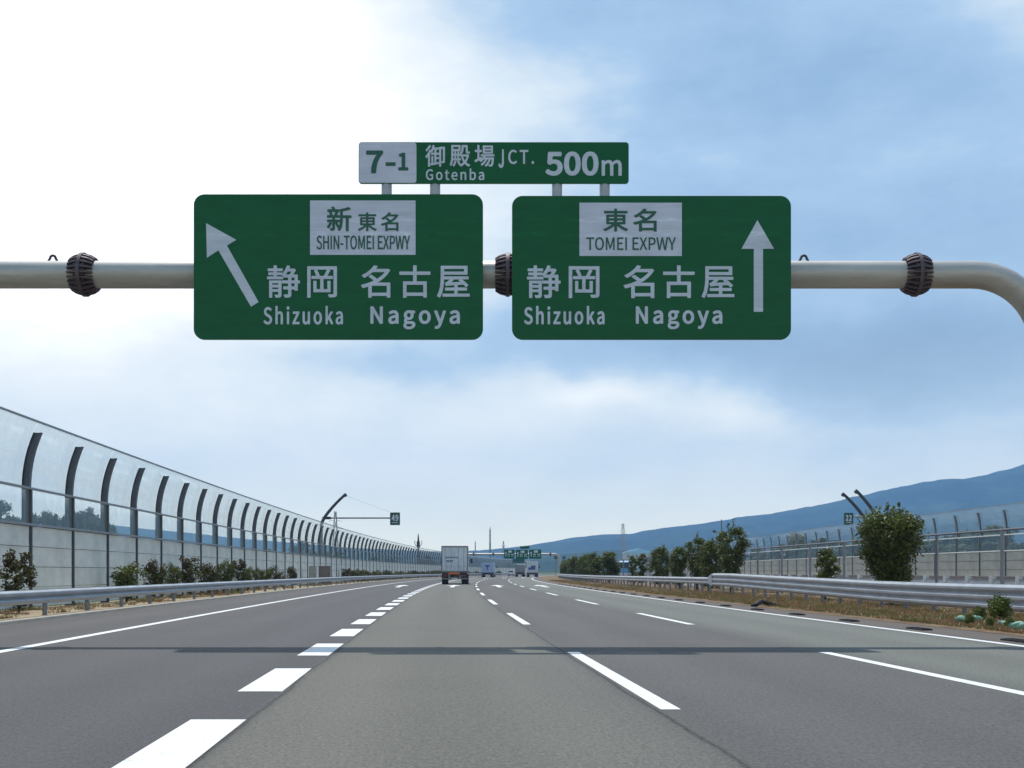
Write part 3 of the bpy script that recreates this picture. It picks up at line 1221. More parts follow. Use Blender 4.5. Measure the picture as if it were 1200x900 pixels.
proto('young', 25, 2.0, 1.15, .15, 34, 70, .06, ['leaf_lit', 'leaf'], .04, .2)
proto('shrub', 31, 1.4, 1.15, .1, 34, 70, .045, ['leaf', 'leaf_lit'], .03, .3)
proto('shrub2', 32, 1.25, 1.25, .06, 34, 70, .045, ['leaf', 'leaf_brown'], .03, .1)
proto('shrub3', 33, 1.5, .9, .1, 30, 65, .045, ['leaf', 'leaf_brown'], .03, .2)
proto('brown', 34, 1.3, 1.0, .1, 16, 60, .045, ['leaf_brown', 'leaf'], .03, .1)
proto('weed', 35, .6, .8, .0, 26, 50, .04, ['leaf_lit', 'grass'], .01, -.1)
proto('forest', 41, 8.0, 5.2, 1.0, 30, 85, .26, ['leaf_far', 'leaf_far'], .22, .1)
proto('forest2', 42, 9.5, 4.2, 1.0, 30, 85, .26, ['leaf_far', 'leaf_far'], .22, -.3)
proto('forest3', 43, 6.5, 5.0, .4, 28, 85, .26, ['leaf_far', 'leaf'], .2, .0)


def plant(kind, name, label, cat, x, y, h=None, wd=None, group=None, rz=None, z=.05):
    cm, tm, ph_, pw = PROTO[kind]
    t = thing(name, label, cat, (x, y, z), rz if rz is not None else random.uniform(0, 6.28), group)
    sz = (h / ph_) if h else 1
    sw = (wd / pw) if wd else sz
    t.scale = (sw, sw, sz)
    put('trunk', tm, t)
    put('crown', cm, t)
    return t


random.seed(5)
ORD = ['first', 'second', 'third', 'fourth', 'fifth', 'sixth', 'seventh', 'eighth', 'ninth', 'tenth']
GT = 'evergreen trees planted along the median'
med = [(1045, 594, 76, 'big', 'largest rounded dark evergreen bush standing behind the median guardrail'),
       (967, 640, 34, 'young', 'small loose light green shrub beside the big round bush in the median'),
       (857, 616, 36, 'tall', 'tallest ragged median tree, top-heavy, just behind the step in the guardrail'),
       (831, 631, 30, 'oval', 'dense dark median tree touching the tall ragged one'),
       (817, 629, 27, 'tall', 'median tree with an upright tuft on top, second from the tall ragged one'),
       (797, 639, 25, 'round', 'bright green round median tree next to the tufted one'),
       (773, 639, 27, 'oval', 'broad square-topped median tree standing apart with gaps on both sides'),
       (752, 648, 15, 'slim', 'slim low median tree right after the broad square-topped one'),
       (742, 651, 13, 'slim', 'very narrow median tree beyond the slim low one'),
       (714, 645, 24, 'round', 'taller median tree standing just before the parked-looking blue lorry'),
       (700, 651, 20, 'oval', 'low round median tree beyond the one near the blue lorry')]
lastY = 0
for px, top, wpx, kind, lab in med:
    Y = solveY(px, 15.2)
    ppm = FPX / Y
    h = CAM_H + (670 - top) / ppm - .05
    plant(kind, 'median_tree', lab, 'tree', 15.2 + off(Y), Y, h, wpx / ppm * (1.12 if px > 900 else 1.25), GT)
    lastY = Y
Y = lastY + 5
while Y < 460:
    plant(random.choice(['oval', 'round', 'slim', 'tall', 'round']), 'median_tree', 'one of the dark evergreen trees in the unbroken far part of the median row',
          'tree', 15.2 + off(Y) + random.uniform(-.3, .3), Y, random.uniform(2.7, 3.5), random.uniform(1.5, 2.3), GT)
    Y += random.uniform(3.2, 5.2)

GS = 'shrubs between the near guardrail and noise barrier'
shr = [(22, 650, 37, 'shrub3', 'nearest shrub before the barrier, dark and leggy, cut by the picture edge'),
       (148, 664, 37, 'shrub', 'first broad low shrub after the gap along the barrier foot'),
       (181, 659, 28, 'shrub2', 'second shrub of the run, dark green and rounded'),
       (204, 664, 20, 'shrub', 'small shrub, lower than its neighbours, third of the run'),
       (223, 655, 27, 'shrub3', 'tallest bushy shrub of the run with twigs on top'),
       (244, 662, 26, 'shrub2', 'brownish shrub fifth of the run at the barrier foot'),
       (262, 659, 22, 'shrub', 'sixth shrub of the run, dark green'),
       (279, 658, 20, 'shrub3', 'seventh shrub of the run, greener and upright'),
       (322, 664, 17, 'brown', 'reddish brown dried shrub further down the barrier'),
       (342, 665, 14, 'shrub2', 'olive shrub just before the two roadside cabinets')]
for px, top, wpx, kind, lab in shr:
    Y = solveY(px, -11.1)
    ppm = FPX / Y
    h = CAM_H + (670 - top) / ppm + .12
    plant(kind, 'roadside_shrub', lab, 'shrub', -11.1 + off(Y), Y, h, wpx / ppm * 1.3, GS)
    lastY = Y
for px in (290, 303, 311, 331):
    Y = solveY(px, -11.2)
    plant(random.choice(['shrub', 'shrub2', 'brown']), 'roadside_shrub', {290: 'eighth small shrub of the run, right after the greener upright one', 303: 'ninth small shrub of the run, low and dark', 311: 'tenth small shrub, touching the dried red one from the near side', 331: 'small shrub between the dried red one and the olive one'}[px], 'shrub',
          -11.2 + off(Y), Y, random.uniform(1.1, 1.5), random.uniform(.9, 1.2), GS)
Y = solveY(408, -11.1)
while Y < 400:
    plant(random.choice(['shrub', 'shrub2', 'shrub3', 'brown', 'shrub']), 'roadside_shrub', 'one of the many low shrubs in the far stretch beyond the roadside cabinets', 'shrub',
          -11.1 + off(Y) + random.uniform(-.3, .3), Y, random.uniform(.9, 1.5), random.uniform(1.1, 1.7), GS)
    Y += random.uniform(2.2, 4.5)

# forest behind the near barrier, seen through the panes
GF = 'trees behind the near noise barrier'
for i, (px, top) in enumerate([(-120, 578), (-80, 588), (-45, 580), (-8, 588), (4, 584), (14, 603), (27, 604), (42, 601), (55, 597), (66, 600), (79, 603), (92, 598), (102, 592), (112, 603), (126, 612)]):
    Y = random.uniform(140, 165)
    ppm = FPX / Y
    plant(['forest', 'forest2', 'forest3'][i % 3], 'forest_tree', 'one of the dark trees showing through the nearest clear panes', 'tree',
          (px - 600) / ppm, Y, CAM_H + (670 - top) / ppm, random.uniform(2.4, 4.2), GF)
for i in range(26):
    Y = random.uniform(170, 420)
    x = -12 + off(Y) - random.uniform(12, 60)
    plant(['forest', 'forest2', 'forest3'][i % 3], 'forest_tree', 'one of the low trees in the distant stretch behind the near barrier', 'tree',
          x, Y, random.uniform(3.5, 6.5), random.uniform(3, 6), GF)
GR = 'trees behind the far noise barrier'
for i in range(96):
    Y = 62 + i * 3.6 + random.uniform(-2, 2)
    x = 37 + off(Y) + random.uniform(6, 16)
    plant(['forest', 'forest3', 'forest2'][i % 3], 'forest_tree', 'one of the green trees standing behind the far barrier panes', 'tree',
          x, Y, random.uniform(3.6, 5.6), random.uniform(3.6, 6.0), GR)
plant('young', 'pale_tree', 'small yellow-green tree top rising above the far barrier', 'tree', (935 - 600) / FPX * 165, 165, 6.8, 4.2)

# dry grass and weeds on the verges
def blades(name, n, areas, hmin, hmax, mats, label, seed, wdt=.012):
    rs = np.random.RandomState(seed)
    V, MI = [], []
    for (a0, a1, y0, y1, share, zb) in areas:
        k = int(n * share)
        # clustered placing
        nc = max(1, k // 60)
        ca = rs.uniform(a0, a1, nc)
        cyy = y0 + (y1 - y0) * rs.rand(nc) ** 1.6
        idx = rs.randint(0, nc, k)
        aa = np.clip(ca[idx] + rs.normal(size=k) * .22, a0, a1)
        yy = cyy[idx] + rs.normal(size=k) * .3
        ox = np.array([off(t) for t in yy])
        h = rs.uniform(hmin, hmax, k) * (.6 + .8 * rs.rand(nc)[idx])
        ang = rs.uniform(0, 2 * np.pi, k)
        lean = rs.normal(size=(k, 2)) * .6
        b = np.stack([aa + ox, yy, np.full(k, zb)], 1)
        wv = np.stack([np.cos(ang), np.sin(ang), np.zeros(k)], 1) * wdt
        tip = b + np.stack([lean[:, 0] * h, lean[:, 1] * h, h], 1)
        V.append(np.stack([b - wv, b + wv, tip], 1).reshape(-1, 3))
        tone = rs.rand(nc)[idx]
        MI.append(((tone + rs.normal(size=k) * .15) > .75).astype(np.int32))
    V = np.concatenate(V)
    MI = np.concatenate(MI)
    n = len(V) // 3
    me = bpy.data.meshes.new(name)
    me.vertices.add(n * 3)
    me.vertices.foreach_set('co', V.ravel())
    me.loops.add(n * 3)
    me.loops.foreach_set('vertex_index', np.arange(n * 3, dtype=np.int32))
    me.polygons.add(n)
    me.polygons.foreach_set('loop_start', np.arange(0, n * 3, 3, dtype=np.int32))
    me.polygons.foreach_set('loop_total', np.full(n, 3, dtype=np.int32))
    for m in mats:
        me.materials.append(M[m])
    me.polygons.foreach_set('material_index', MI)
    me.update(calc_edges=True)
    return tag(put(name, me), label, 'grass', kind='stuff')


blades('dry_grass', 150000, [(10.75, 15.5, 18, 60, .62, .02), (10.75, 15, 60, 160, .28, .02), (15.5, 19, 25, 90, .10, .03)], .02, .10,
       ['straw', 'grass'], 'dry orange-brown grass with green patches along the median', 3)
blades('verge_weeds', 14000, [(-12.0, -10.1, 18, 60, .5, .05), (-12.0, -10.2, 60, 200, .5, .05)], .05, .16,
       ['straw', 'grass'], 'thin dry weeds on the sandy strip under the near guardrail', 4)

# weeds and green sacks by the median guardrail
for i, (px, py, kind, s, lab) in enumerate([(1172, 722, 'weed', .60, 'leafy green weed clump growing among the green sacks by the guardrail'),
                                            (1148, 722, 'weed', .34, 'low spreading green weed just beside the left green sacks'),
                                            (1183, 731, 'weed', .22, 'small light weed between the two pale sacks near the picture edge'),
                                            (1136, 727, 'weed', .24, 'small low weed between the first two green sacks'),
                                            (1160, 730, 'weed', .2, 'tiny bright weed in front of the leafy weed clump')]):
    Y = FPX * CAM_H / (py + 8 - 670)
    plant(kind, 'weed', lab, 'weed', (px - 600) / FPX * Y, Y, s, s * 1.25, None, z=.06)


def sack(x, y, s, lab, sd):
    rd = random.Random(sd)
    import bmesh
    bm = bmesh.new()
    bmesh.ops.create_icosphere(bm, subdivisions=3, radius=1)
    for v in bm.verts:
        c = v.co
        r = 1 + .16 * math.sin(4 * c.x + sd) * math.cos(3 * c.y) + .12 * math.sin(9 * c.z + 7 * c.x + sd) + rd.uniform(-.04, .04)
        v.co = Vector((c.x * r * .24 * s, c.y * r * .2 * s, max(-.03, (c.z * r * .6 + .3) * .22 * s)))
    me = bpy.data.meshes.new('sack')
    bm.to_mesh(me)
    bm.free()
    me.materials.append(M['bag'])
    me.polygons.foreach_set('use_smooth', [True] * len(me.polygons))
    o = put('sack', me, None, (x, y, .07), rd.uniform(0, 3))
    tag(o, lab, 'sack', 'green woven sacks beside the median guardrail')


for i, (px, py, s, lab) in enumerate([(1127, 732, .9, 'green woven sack lying alone at the left of the weeds'),
                                      (1144, 731, .8, 'smaller green sack immediately right of the first one'),
                                      (1176, 736, .6, 'small pale green sack below the leafy weed clump'),
                                      (1187, 739, .75, 'green sack between the small pale one and the last big one'),
                                      (1196, 741, 1.0, 'largest bright green sack at the right picture edge')]):
    Y = FPX * CAM_H / (py - 670)
    sack((px - 600) / FPX * Y, Y, s * .72, lab, i + 2)

Y = 38.5
scr = MB()
scr.tube([(0, 0, .03), (.18, .05, .05), (.30, .2, .12), (.42, .4, .16), (.62, .5, .10), (.85, .7, .05), (1.1, .75, .03)], [.03, .07, .08, .06, .07, .06, .03], 7)
so = scr.build('rubber_scrap', 'black_rubber', None, True)
so.location = ((880 - 600) / FPX * Y, Y, .03)
tag(so, 'torn black rubber strip lying on the median shoulder beside the edge line', 'scrap')

# ---------------------------------------------------------------- vehicles
def wheel(parent, x, y, r, wd):
    mb = MB()
    mb.tube([(x - wd / 2, y, r), (x - wd / 2 + .03, y, r), (x + wd / 2 - .03, y, r), (x + wd / 2, y, r)], [r * .93, r, r, r * .93], 24)
    o = mb.build('wheel', 'black_rubber', parent, True)
    rm = MB()
    rm.tube([(x - wd / 2 - .004, y, r), (x + wd / 2 + .004, y, r)], r * .5, 16)
    rm.build('rim', 'galv', o, True)


def truck(label, a, Y, w_, H, L, body, frame, marks=True, z_floor=1.0, flip=False, cab='white_paint', ribs=5, group='lorries driving ahead'):
    x = a + off(Y)
    t = thing('truck', label, 'truck', (x, Y, 0), -math.atan(slope(Y)) + (math.pi if flip else 0), group)
    hw = w_ / 2
    bx = MB()
    bx.box(-hw + .03, .03, z_floor, hw - .03, L, H - .02, b=.03)
    bd = bx.build('cargo_box', body, t)
    # rear frame
    fr = MB()
    fr.box(-hw, -.02, z_floor - .02, -hw + .09, .05, H)
    fr.box(hw - .09, -.02, z_floor - .02, hw, .05, H)
    fr.box(-hw + .09, -.02, H - .13, hw - .09, .05, H)
    fr.box(-hw + .09, -.02, z_floor - .02, hw - .09, .05, z_floor + .10)
    fr.build('rear_frame', frame, t)
    for sg in (-1, 1):
        dr = MB()
        xa, xb = (sg * .01, sg * (hw - .095))
        xa, xb = min(xa, xb), max(xa, xb)
        dr.box(xa, -.01, z_floor + .105, xb, .028, H - .135, b=.008)
        for k in range(ribs):
            xx = xa + (xb - xa) * (k + .5) / ribs
            dr.box(xx - .02, -.022, z_floor + .16, xx + .02, -.01, H - .19)
        d_ = dr.build('door', body, t)
        lb = MB()
        for fx in (.3, .72):
            xx = xa + (xb - xa) * fx
            lb.tube([(xx, -.05, z_floor + .05), (xx, -.05, H - .08)], .018, 8)
            lb.box(xx - .05, -.07, z_floor + .5, xx + .22, -.055, z_floor + .54)
        lb.build('lock_bar', 'galv', d_, True)
        # tail lamps, mud flaps
        lm = MB()
        lm.box(sg * (hw - .38) - .2, -.035, .70, sg * (hw - .38) + .2, .02, .84, b=.01)
        lm.build('tail_light', 'red_lens', t)
        fl = MB()
        fl.box(sg * (hw - .35) - .28, .35, .14, sg * (hw - .35) + .28, .37, .62)
        fl.build('mud_flap', 'black_rubber', t)
        for yy in (.95, 2.1) if L > 6 else (.9,):
            for xx in (sg * (hw - .16), sg * (hw - .46)):
                wheel(t, xx, yy, .48, .26)
        wheel(t, sg * (hw - .16), L + 1.4, .48, .26)
        mr = MB()
        mr.tube([(sg * (hw - .05), L + 1.9, 2.3), (sg * (hw + .25), L + 2.1, 2.3)], .02, 6)
        mr.box(sg * (hw + .25) - .10, L + 2.07, 2.0, sg * (hw + .25) + .10, L + 2.14, 2.45, b=.01)
        mr.build('mirror', 'plastic_dark', t)
    ch = MB()
    ch.box(-.45, .1, .62, -.33, L + 1.8, .92)
    ch.box(.33, .1, .62, .45, L + 1.8, .92)
    ch.box(-hw + .1, .12, .86, hw - .1, .25, z_floor - .03)
    ch.build('chassis', 'plastic_dark', t)
    bp = MB()
    bp.box(-hw + .06, -.06, .44, hw - .06, .05, .58, b=.015)
    bp.box(-.5, .05, .46, -.4, .14, .90)
    bp.box(.4, .05, .46, .5, .14, .90)
    bp.build('bumper', 'truck_frame', t)
    pl = MB()
    pl.box(-.25, -.075, .46, .25, -.062, .57)
    pl.build('number_plate', 'white_paint', t)
    cb = MB()
    P = [(L + .25, .55), (L + 2.35, .55), (L + 2.42, 1.2), (L + 2.3, 1.7), (L + 2.1, 2.75), (L + 1.8, 2.95), (L + .25, 2.95)]
    cb.prism(P, -hw + .08, hw - .08, 'yz')
    co = cb.build('cab', cab, t)
    ws = MB()
    ws.add([(-hw + .2, L + 2.30, 1.72), (hw - .2, L + 2.30, 1.72), (hw - .2, L + 2.125, 2.65), (-hw + .2, L + 2.125, 2.65),
            (-hw + .2, L + 2.33, 1.72), (hw - .2, L + 2.33, 1.72), (hw - .2, L + 2.155, 2.65), (-hw + .2, L + 2.155, 2.65)],
           [(0, 1, 2, 3), (7, 6, 5, 4), (0, 4, 5, 1), (1, 5, 6, 2), (2, 6, 7, 3), (3, 7, 4, 0)])
    ws.build('windscreen', 'glass_dark', co)
    for sg in (-1, 1):
        hl = MB()
        hl.box(sg * (hw - .4) - .18, L + 2.40, .72, sg * (hw - .4) + .18, L + 2.45, .92, b=.01)
        hl.build('headlight', 'white_paint', co)
    if marks:
        mk = MB()
        for (mx0, mx1, mz0, mz1) in marks:
            mk.box(mx0, -.032, mz0, mx1, -.024, mz1)
        mk.build('lettering', 'blue_paint', t)
    return t


rdm = random.Random(3)
mk1 = []
for row, (xa, xb, z0, z1, gap) in enumerate([(-.88, .30, 2.38, 2.52, .12), (-.78, -.22, 2.02, 2.20, .11)]):
    xx = xa
    while xx < xb:
        mk1 += [(xx, xx + .045, z0, z1), (xx + .045, xx + .10, z1 - .05, z1)]
        if rdm.random() < .6:
            mk1.append((xx + .03, xx + .07, z0, z0 + .03))
        xx += gap
T1 = truck('largest white box lorry ahead, ribbed rear doors with blue lettering and an orange lower strip', .02, 109.5, 2.46, 3.52, 7.2,
           'truck_body', 'truck_frame', mk1, z_floor=1.12)
MB().box(-.62, -.05, .90, .45, -.025, 1.10).build('warning_board', 'orange_paint', T1)
T2 = truck('pale blue-grey box lorry right behind the nearest one, smaller in the distance', -.65, 245, 2.45, 3.05, 7, 'truck_blue', 'truck_blue',
           [(-.5, .5, 2.2, 2.5), (-.12, .12, 1.5, 2.2)])
truck('grey canvas-sided lorry in the third lane, immediately beside the white and blue one', 4.9, 272, 2.1, 2.75, 5, 'truck_grey', 'truck_frame', [])
T5 = truck('white lorry with blue marks in the outermost lane close to the median trees', 8.1, 260, 2.35, 3.4, 6, 'truck_body', 'white_paint',
           [(-.8, .7, 1.6, 2.1), (-.2, .8, 2.1, 2.5)])
truck('blue-cabbed lorry coming the other way, glimpsed between two median trees', 24.3, 205, 2.0, 2.95, 5, 'white_paint', 'white_paint', [], flip=True, cab='cab_blue', group='lorries on the opposite carriageway')

# small hatchback
cx_, cY = 3.0, 305
car = thing('car', 'tiny white hatchback far ahead in the middle lane between the lorries', 'car', (cx_ - 2.15 + off(cY), cY, 0), -math.atan(slope(cY)))
body = MB()
P = [(0, .28), (3.4, .28), (3.42, .75), (2.6, .92), (.08, .95), (-.02, .6)]
body.prism(P, -.72, .72, 'yz')
body.build('body', 'white_paint', car)
cabn = MB()
P0 = [(-.68, .05, .95), (.68, .05, .95), (.68, 2.6, .93), (-.68, 2.6, .93), (-.56, .35, 1.5), (.56, .35, 1.5), (.56, 1.9, 1.52), (-.56, 1.9, 1.52)]
cabn.add(P0, [(3, 2, 1, 0), (4, 5, 6, 7), (0, 1, 5, 4), (1, 2, 6, 5), (2, 3, 7, 6), (3, 0, 4, 7)])
cabn.build('cabin', 'white_paint', car)
rw = MB()
rw.add([(-.58, .09, 1.0), (.58, .09, 1.0), (.5, .29, 1.42), (-.5, .29, 1.42), (-.58, .06, 1.0), (.58, .06, 1.0), (.5, .27, 1.42), (-.5, .27, 1.42)],
       [(0, 1, 2, 3), (7, 6, 5, 4), (0, 4, 5, 1), (1, 5, 6, 2), (2, 6, 7, 3), (3, 7, 4, 0)])
rw.build('rear_window', 'glass_dark', car)
MB().box(-.7, -.06, .28, .7, .0, .48, b=.02).build('bumper', 'plastic_dark', car)
for sg in (-1, 1):
    MB().box(sg * .62 - .06, -.05, .62, sg * .62 + .06, .0, .9).build('tail_light', 'red_lens', car)
    for yy in (.6, 2.8):
        wheel(car, sg * .66, yy, .28, .16)

# ---------------------------------------------------------------- roadside furniture
def cantilever(label, Y, px_post, top, arm_py, sign_px, txt, side, gx, arm=True):
    """curved mast leaning over the road; side +1 leans to the right"""
    ppm = FPX / Y
    X = lambda p: (p - 600) / ppm
    Z = lambda q: CAM_H + (670 - q) / ppm
    t = thing('curved_mast', label, 'mast', (0, Y, 0), group='curved masts beside the barriers')
    xb = X(px_post)
    zt, xt = Z(top[1]), X(top[0])
    zk = Z(615)
    pts = [(xb, 0, 0), (xb, 0, zk)]
    for k in range(1, 11):
        f = k / 10
        pts.append((xb + (xt - xb) * f ** 1.4, 0, zk + (zt - zk) * f))
    MB().tube(pts, [.17, .17] + [.17 - .003 * k for k in range(10)], 12).build('mast', 'dark_steel', t, True)
    MB().tube([(xb, 0, 0), (xb, 0, .05)], .35, 16).build('base_plate', 'galv', t, True)
    MB().tube([(pts[-1][0] - .02, 0, pts[-1][2] - .05), (pts[-1][0] + side * .22, 0, pts[-1][2] + .12)], .19, 12).build('mast_cap', 'dark_steel', t, True)
    if arm:
        sx0, sy0, sx1, sy1 = sign_px
        xe = X(sx0) if side > 0 else X(sx1)
        xs = xb + side * .12
        MB().tube([(xs, 0, Z(arm_py)), (xe, 0, Z(arm_py))], .085, 10).build('arm', 'galv' if side < 0 else 'mullion', t, True)
        MB().tube([(xs, 0, Z(arm_py)), (xs + side * .9, 0, Z(arm_py))], .15, 12).build('arm_socket', 'dark_steel' if side > 0 else 'galv', t, True)
        if side > 0:
            MB().tube([(pts[-1][0], 0, pts[-1][2]), (xe, 0, Z(sy0) + .05)], .012, 5).build('stay_cable', 'galv', t)
        s = thing('small_sign', ('small dark green sign on the long arm over the left lane, reading ' if side > 0 else 'small dark green sign on a short arm before the mountain, reading ') + txt, 'road sign', (0, Y - .05, 0))
        MB().prism(rrect(X(sx0), Z(sy1), X(sx1), Z(sy0), .06, 3), -.12, .02).build('panel', 'sign_teal', s)
        mx_, my_ = (sx0 + sx1) / 2, (sy0 + sy1) / 2
        text_obj(txt, (sx0 + 1.8, sy0 + 2.6, sx1 - 1.8, sy1 - 4.6), 'sign_white', s, -.121, .05, conv=(X, Z))
        MB().box(X(sx0 + 2.2), -.128, Z(sy1 - 2.6), X(sx1 - 2.2), -.12, Z(sy1 - 3.3)).build('underline', 'sign_white', s)


cantilever('dark curved mast rising from behind the near barrier with a long level arm', 127, 376.5, (403.5, 580.5), 607, (457.3, 600.6, 468.8, 615.4), '49', 1, 0)
cantilever('dark curved mast left of a pair, carrying a small sign on a short arm', 112, 1016, (989.5, 580), 605.5, (988.6, 601, 999.4, 615), '22', -1, 0)
cantilever('dark curved mast right of a pair, half hidden by the big round bush', 105, 1031, (1005, 576.5), 605.5, None, '', -1, 0, arm=False)

# antenna mast behind the near barrier
Y = 232
t = thing('loudspeaker_mast', 'dark antenna mast with side arms poking above the near barrier', 'mast', (-13.3 + off(Y), Y, 0))
MB().tube([(0, 0, 0), (0, 0, 6.9), (0, 0, 8.5)], [.24, .22, .07], 12).build('pole', 'dark_steel', t, True)
for sg in (-1, 1):
    MB().tube([(0, 0, 6.0), (sg * .5, 0, 6.25), (sg * .72, 0, 6.8), (sg * .6, 0, 7.2)], .06, 8).build('arm', 'dark_steel', t, True)
MB().tube([(0, 0, 5.9), (0, 0, 7.0)], .32, 12).build('drum', 'dark_steel', t, True)

# cabinets
def cabinet(px, w_, h, mat, lab):
    Y = solveY(px, -11.2)
    t = thing('roadside_cabinet', lab, 'cabinet', (-11.2 + off(Y), Y, .03), 0, 'roadside cabinets')
    MB().box(-w_ / 2, 0, .1, w_ / 2, .45, h - .06, b=.015).build('housing', mat, t)
    MB().box(-w_ / 2 - .03, -.03, h - .06, w_ / 2 + .03, .48, h, b=.01).build('roof', mat, t)
    MB().box(-w_ / 2 - .05, -.05, 0, w_ / 2 + .05, .5, .1).build('plinth', 'concrete', t)
    d = MB().box(-w_ / 2 + .05, -.015, .18, w_ / 2 - .05, 0, h - .14, b=.004).build('door', mat, t)
    MB().box(w_ / 2 - .13, -.035, h * .5, w_ / 2 - .1, -.016, h * .6).build('handle', 'plastic_dark', d)


cabinet(366, .55, 1.58, 'cabinet', 'narrow pale grey cabinet before the noise barrier')
cabinet(380, .98, 1.62, 'cabinet_dark', 'wide brownish cabinet beside the narrow pale one')
Y = solveY(399, -10.6)
t = thing('marker_post', 'white slim marker post by the near guardrail past the cabinets', 'post', (-10.6 + off(Y), Y, 0))
MB().tube([(0, 0, 0), (0, 0, 1.75)], .07, 12).build('pole', 'white_paint', t, True)
MB().tube([(0, 0, 1.75), (0, 0, 1.82)], [.08, .03], 12).build('cap', 'white_paint', t, True)

# cctv pole near the tall median tree
Y = 120
x = (845.5 - 600) / FPX * Y
t = thing('camera_pole', 'thin grey pole with a small camera rising behind the tallest median tree', 'pole', (x, Y, 0))
MB().tube([(0, 0, 0), (0, 0, 6.4)], [.09, .06], 10).build('pole', 'mast_grey', t, True)
MB().tube([(0, 0, 5.05), (-.7, 0, 5.2)], .04, 8).build('bracket', 'mast_grey', t, True)
MB().box(-.88, -.2, 5.08, -.6, .2, 5.3, b=.02).build('camera_housing', 'dark_steel', t)

# second gantry
Y2 = 345.0
p2 = FPX / Y2
X2 = lambda p: (p - 600) / p2
Zq = lambda q: CAM_H + (670 - q) / p2
g2 = thing('sign_gantry', 'distant pipe gantry crossing the road far ahead above the lorries', 'gantry', (0, Y2 + .4, 0))
zt = Zq(649.4)
pa = [(X2(535), 0, 0), (X2(535), 0, zt - 1.5)]
for i in range(1, 8):
    t_ = math.pi / 2 * i / 7
    pa.append((X2(535) + 1.5 - 1.5 * math.cos(t_), 0, zt - 1.5 + 1.5 * math.sin(t_)))
xr = X2(656)
for i in range(8):
    t_ = math.pi / 2 * i / 7
    pa.append((xr - 1.5 + 1.5 * math.sin(t_), 0, zt - 1.5 + 1.5 * math.cos(t_)))
pa.append((xr, 0, 0))
MB().tube(pa, .30, 16).build('pipe', 'pipe', g2, True)
for px in (555, 578, 645):
    MB().tube([(X2(px) - .25, 0, zt), (X2(px), 0, zt), (X2(px) + .25, 0, zt)], [.4, .62, .4], 16).build('flange', 'rust', g2, True)


def far_sign(px0, py0, px1, py1, lab, kind, Yd=Y2, mat='sign_green', grp='small green signs on the distant gantry'):
    p = FPX / Yd
    X = lambda q: (q - 600) / p
    Z = lambda q: CAM_H + (670 - q) / p
    s = thing('direction_sign', lab, 'road sign', (0, Yd, 0), group=grp)
    MB().prism(rrect(X(px0), Z(py1), X(px1), Z(py0), .15, 3), 0, .06).build('panel', mat, s)
    w_, h = X(px1) - X(px0), Z(py0) - Z(py1)
    x0, z0 = X(px0), Z(py1)
    if kind == 'up':
        P = [(x0 + .14 * w_, z0 + .25 * h), (x0 + .20 * w_, z0 + .25 * h), (x0 + .20 * w_, z0 + .6 * h), (x0 + .26 * w_, z0 + .6 * h), (x0 + .17 * w_, z0 + .8 * h), (x0 + .08 * w_, z0 + .6 * h), (x0 + .14 * w_, z0 + .6 * h)]
        MB().prism(P, -.01, .0).build('arrow', 'sign_lav', s)
    if kind:
        mb = MB()
        for r, (zz, hh) in enumerate(((.24, .07), (.40, .14))):
            for k in range(5):
                if k == 2:
                    continue
                xa = x0 + w_ * (.34 + .12 * k)
                mb.box(xa, -.01, z0 + zz * h, xa + .08 * w_, 0, z0 + (zz + hh) * h)
        mb.build('lettering', 'sign_lav', s)
        MB().box(x0 + .4 * w_, -.01, z0 + .66 * h, x0 + .72 * w_, 0, z0 + .9 * h).build('route_panel', 'sign_lav', s)
    return s


far_sign(590.8, 644, 603, 654.6, 'green sign at the left end of the distant gantry', 'up')
far_sign(604.5, 644.2, 618.6, 655.2, 'middle green sign of the distant gantry, below the narrow plate', 'up')
far_sign(620, 644, 634.3, 654.8, 'green sign at the right end of the distant gantry', 'up')
far_sign(609.5, 640, 620.5, 643.2, 'narrow green plate standing on top of the distant gantry signs', '')
g3 = thing('sign_gantry', 'plain post frame holding the low dark green sign behind the distant gantry', 'gantry', (0, 430.3, 0))
p3 = FPX / 430
MB().tube([((596 - 600) / p3, 0, 0), ((596 - 600) / p3, 0, CAM_H + 14 / p3)], .15, 10).build('post', 'mast_grey', g3, True)
MB().tube([((596 - 600) / p3, 0, CAM_H + 13.4 / p3), ((616 - 600) / p3, 0, CAM_H + 13.4 / p3)], .12, 10).build('arm', 'mast_grey', g3, True)
far_sign(600.5, 655, 614.6, 659.6, 'low dark green sign just under the distant gantry signs', '', 430, 'sign_teal', 'far dark green signs')
for px, lab in ((651.2, 'small dark green sign on a post left of its twin above the median trees'), (661, 'small dark green sign on a post right of its twin above the median trees')):
    Yd = 300
    p = FPX / Yd
    s = thing('small_sign', lab, 'road sign', ((px - 600) / p, Yd, 0), group='twin small signs on posts in the median')
    MB().box(-.36, 0, CAM_H + 14.8 / p, .36, .05, CAM_H + 18.2 / p, b=.01).build('panel', 'sign_teal', s)
    MB().tube([(0, .09, 0), (0, .09, CAM_H + 18 / p)], .05, 8).build('post', 'mast_grey', s, True)


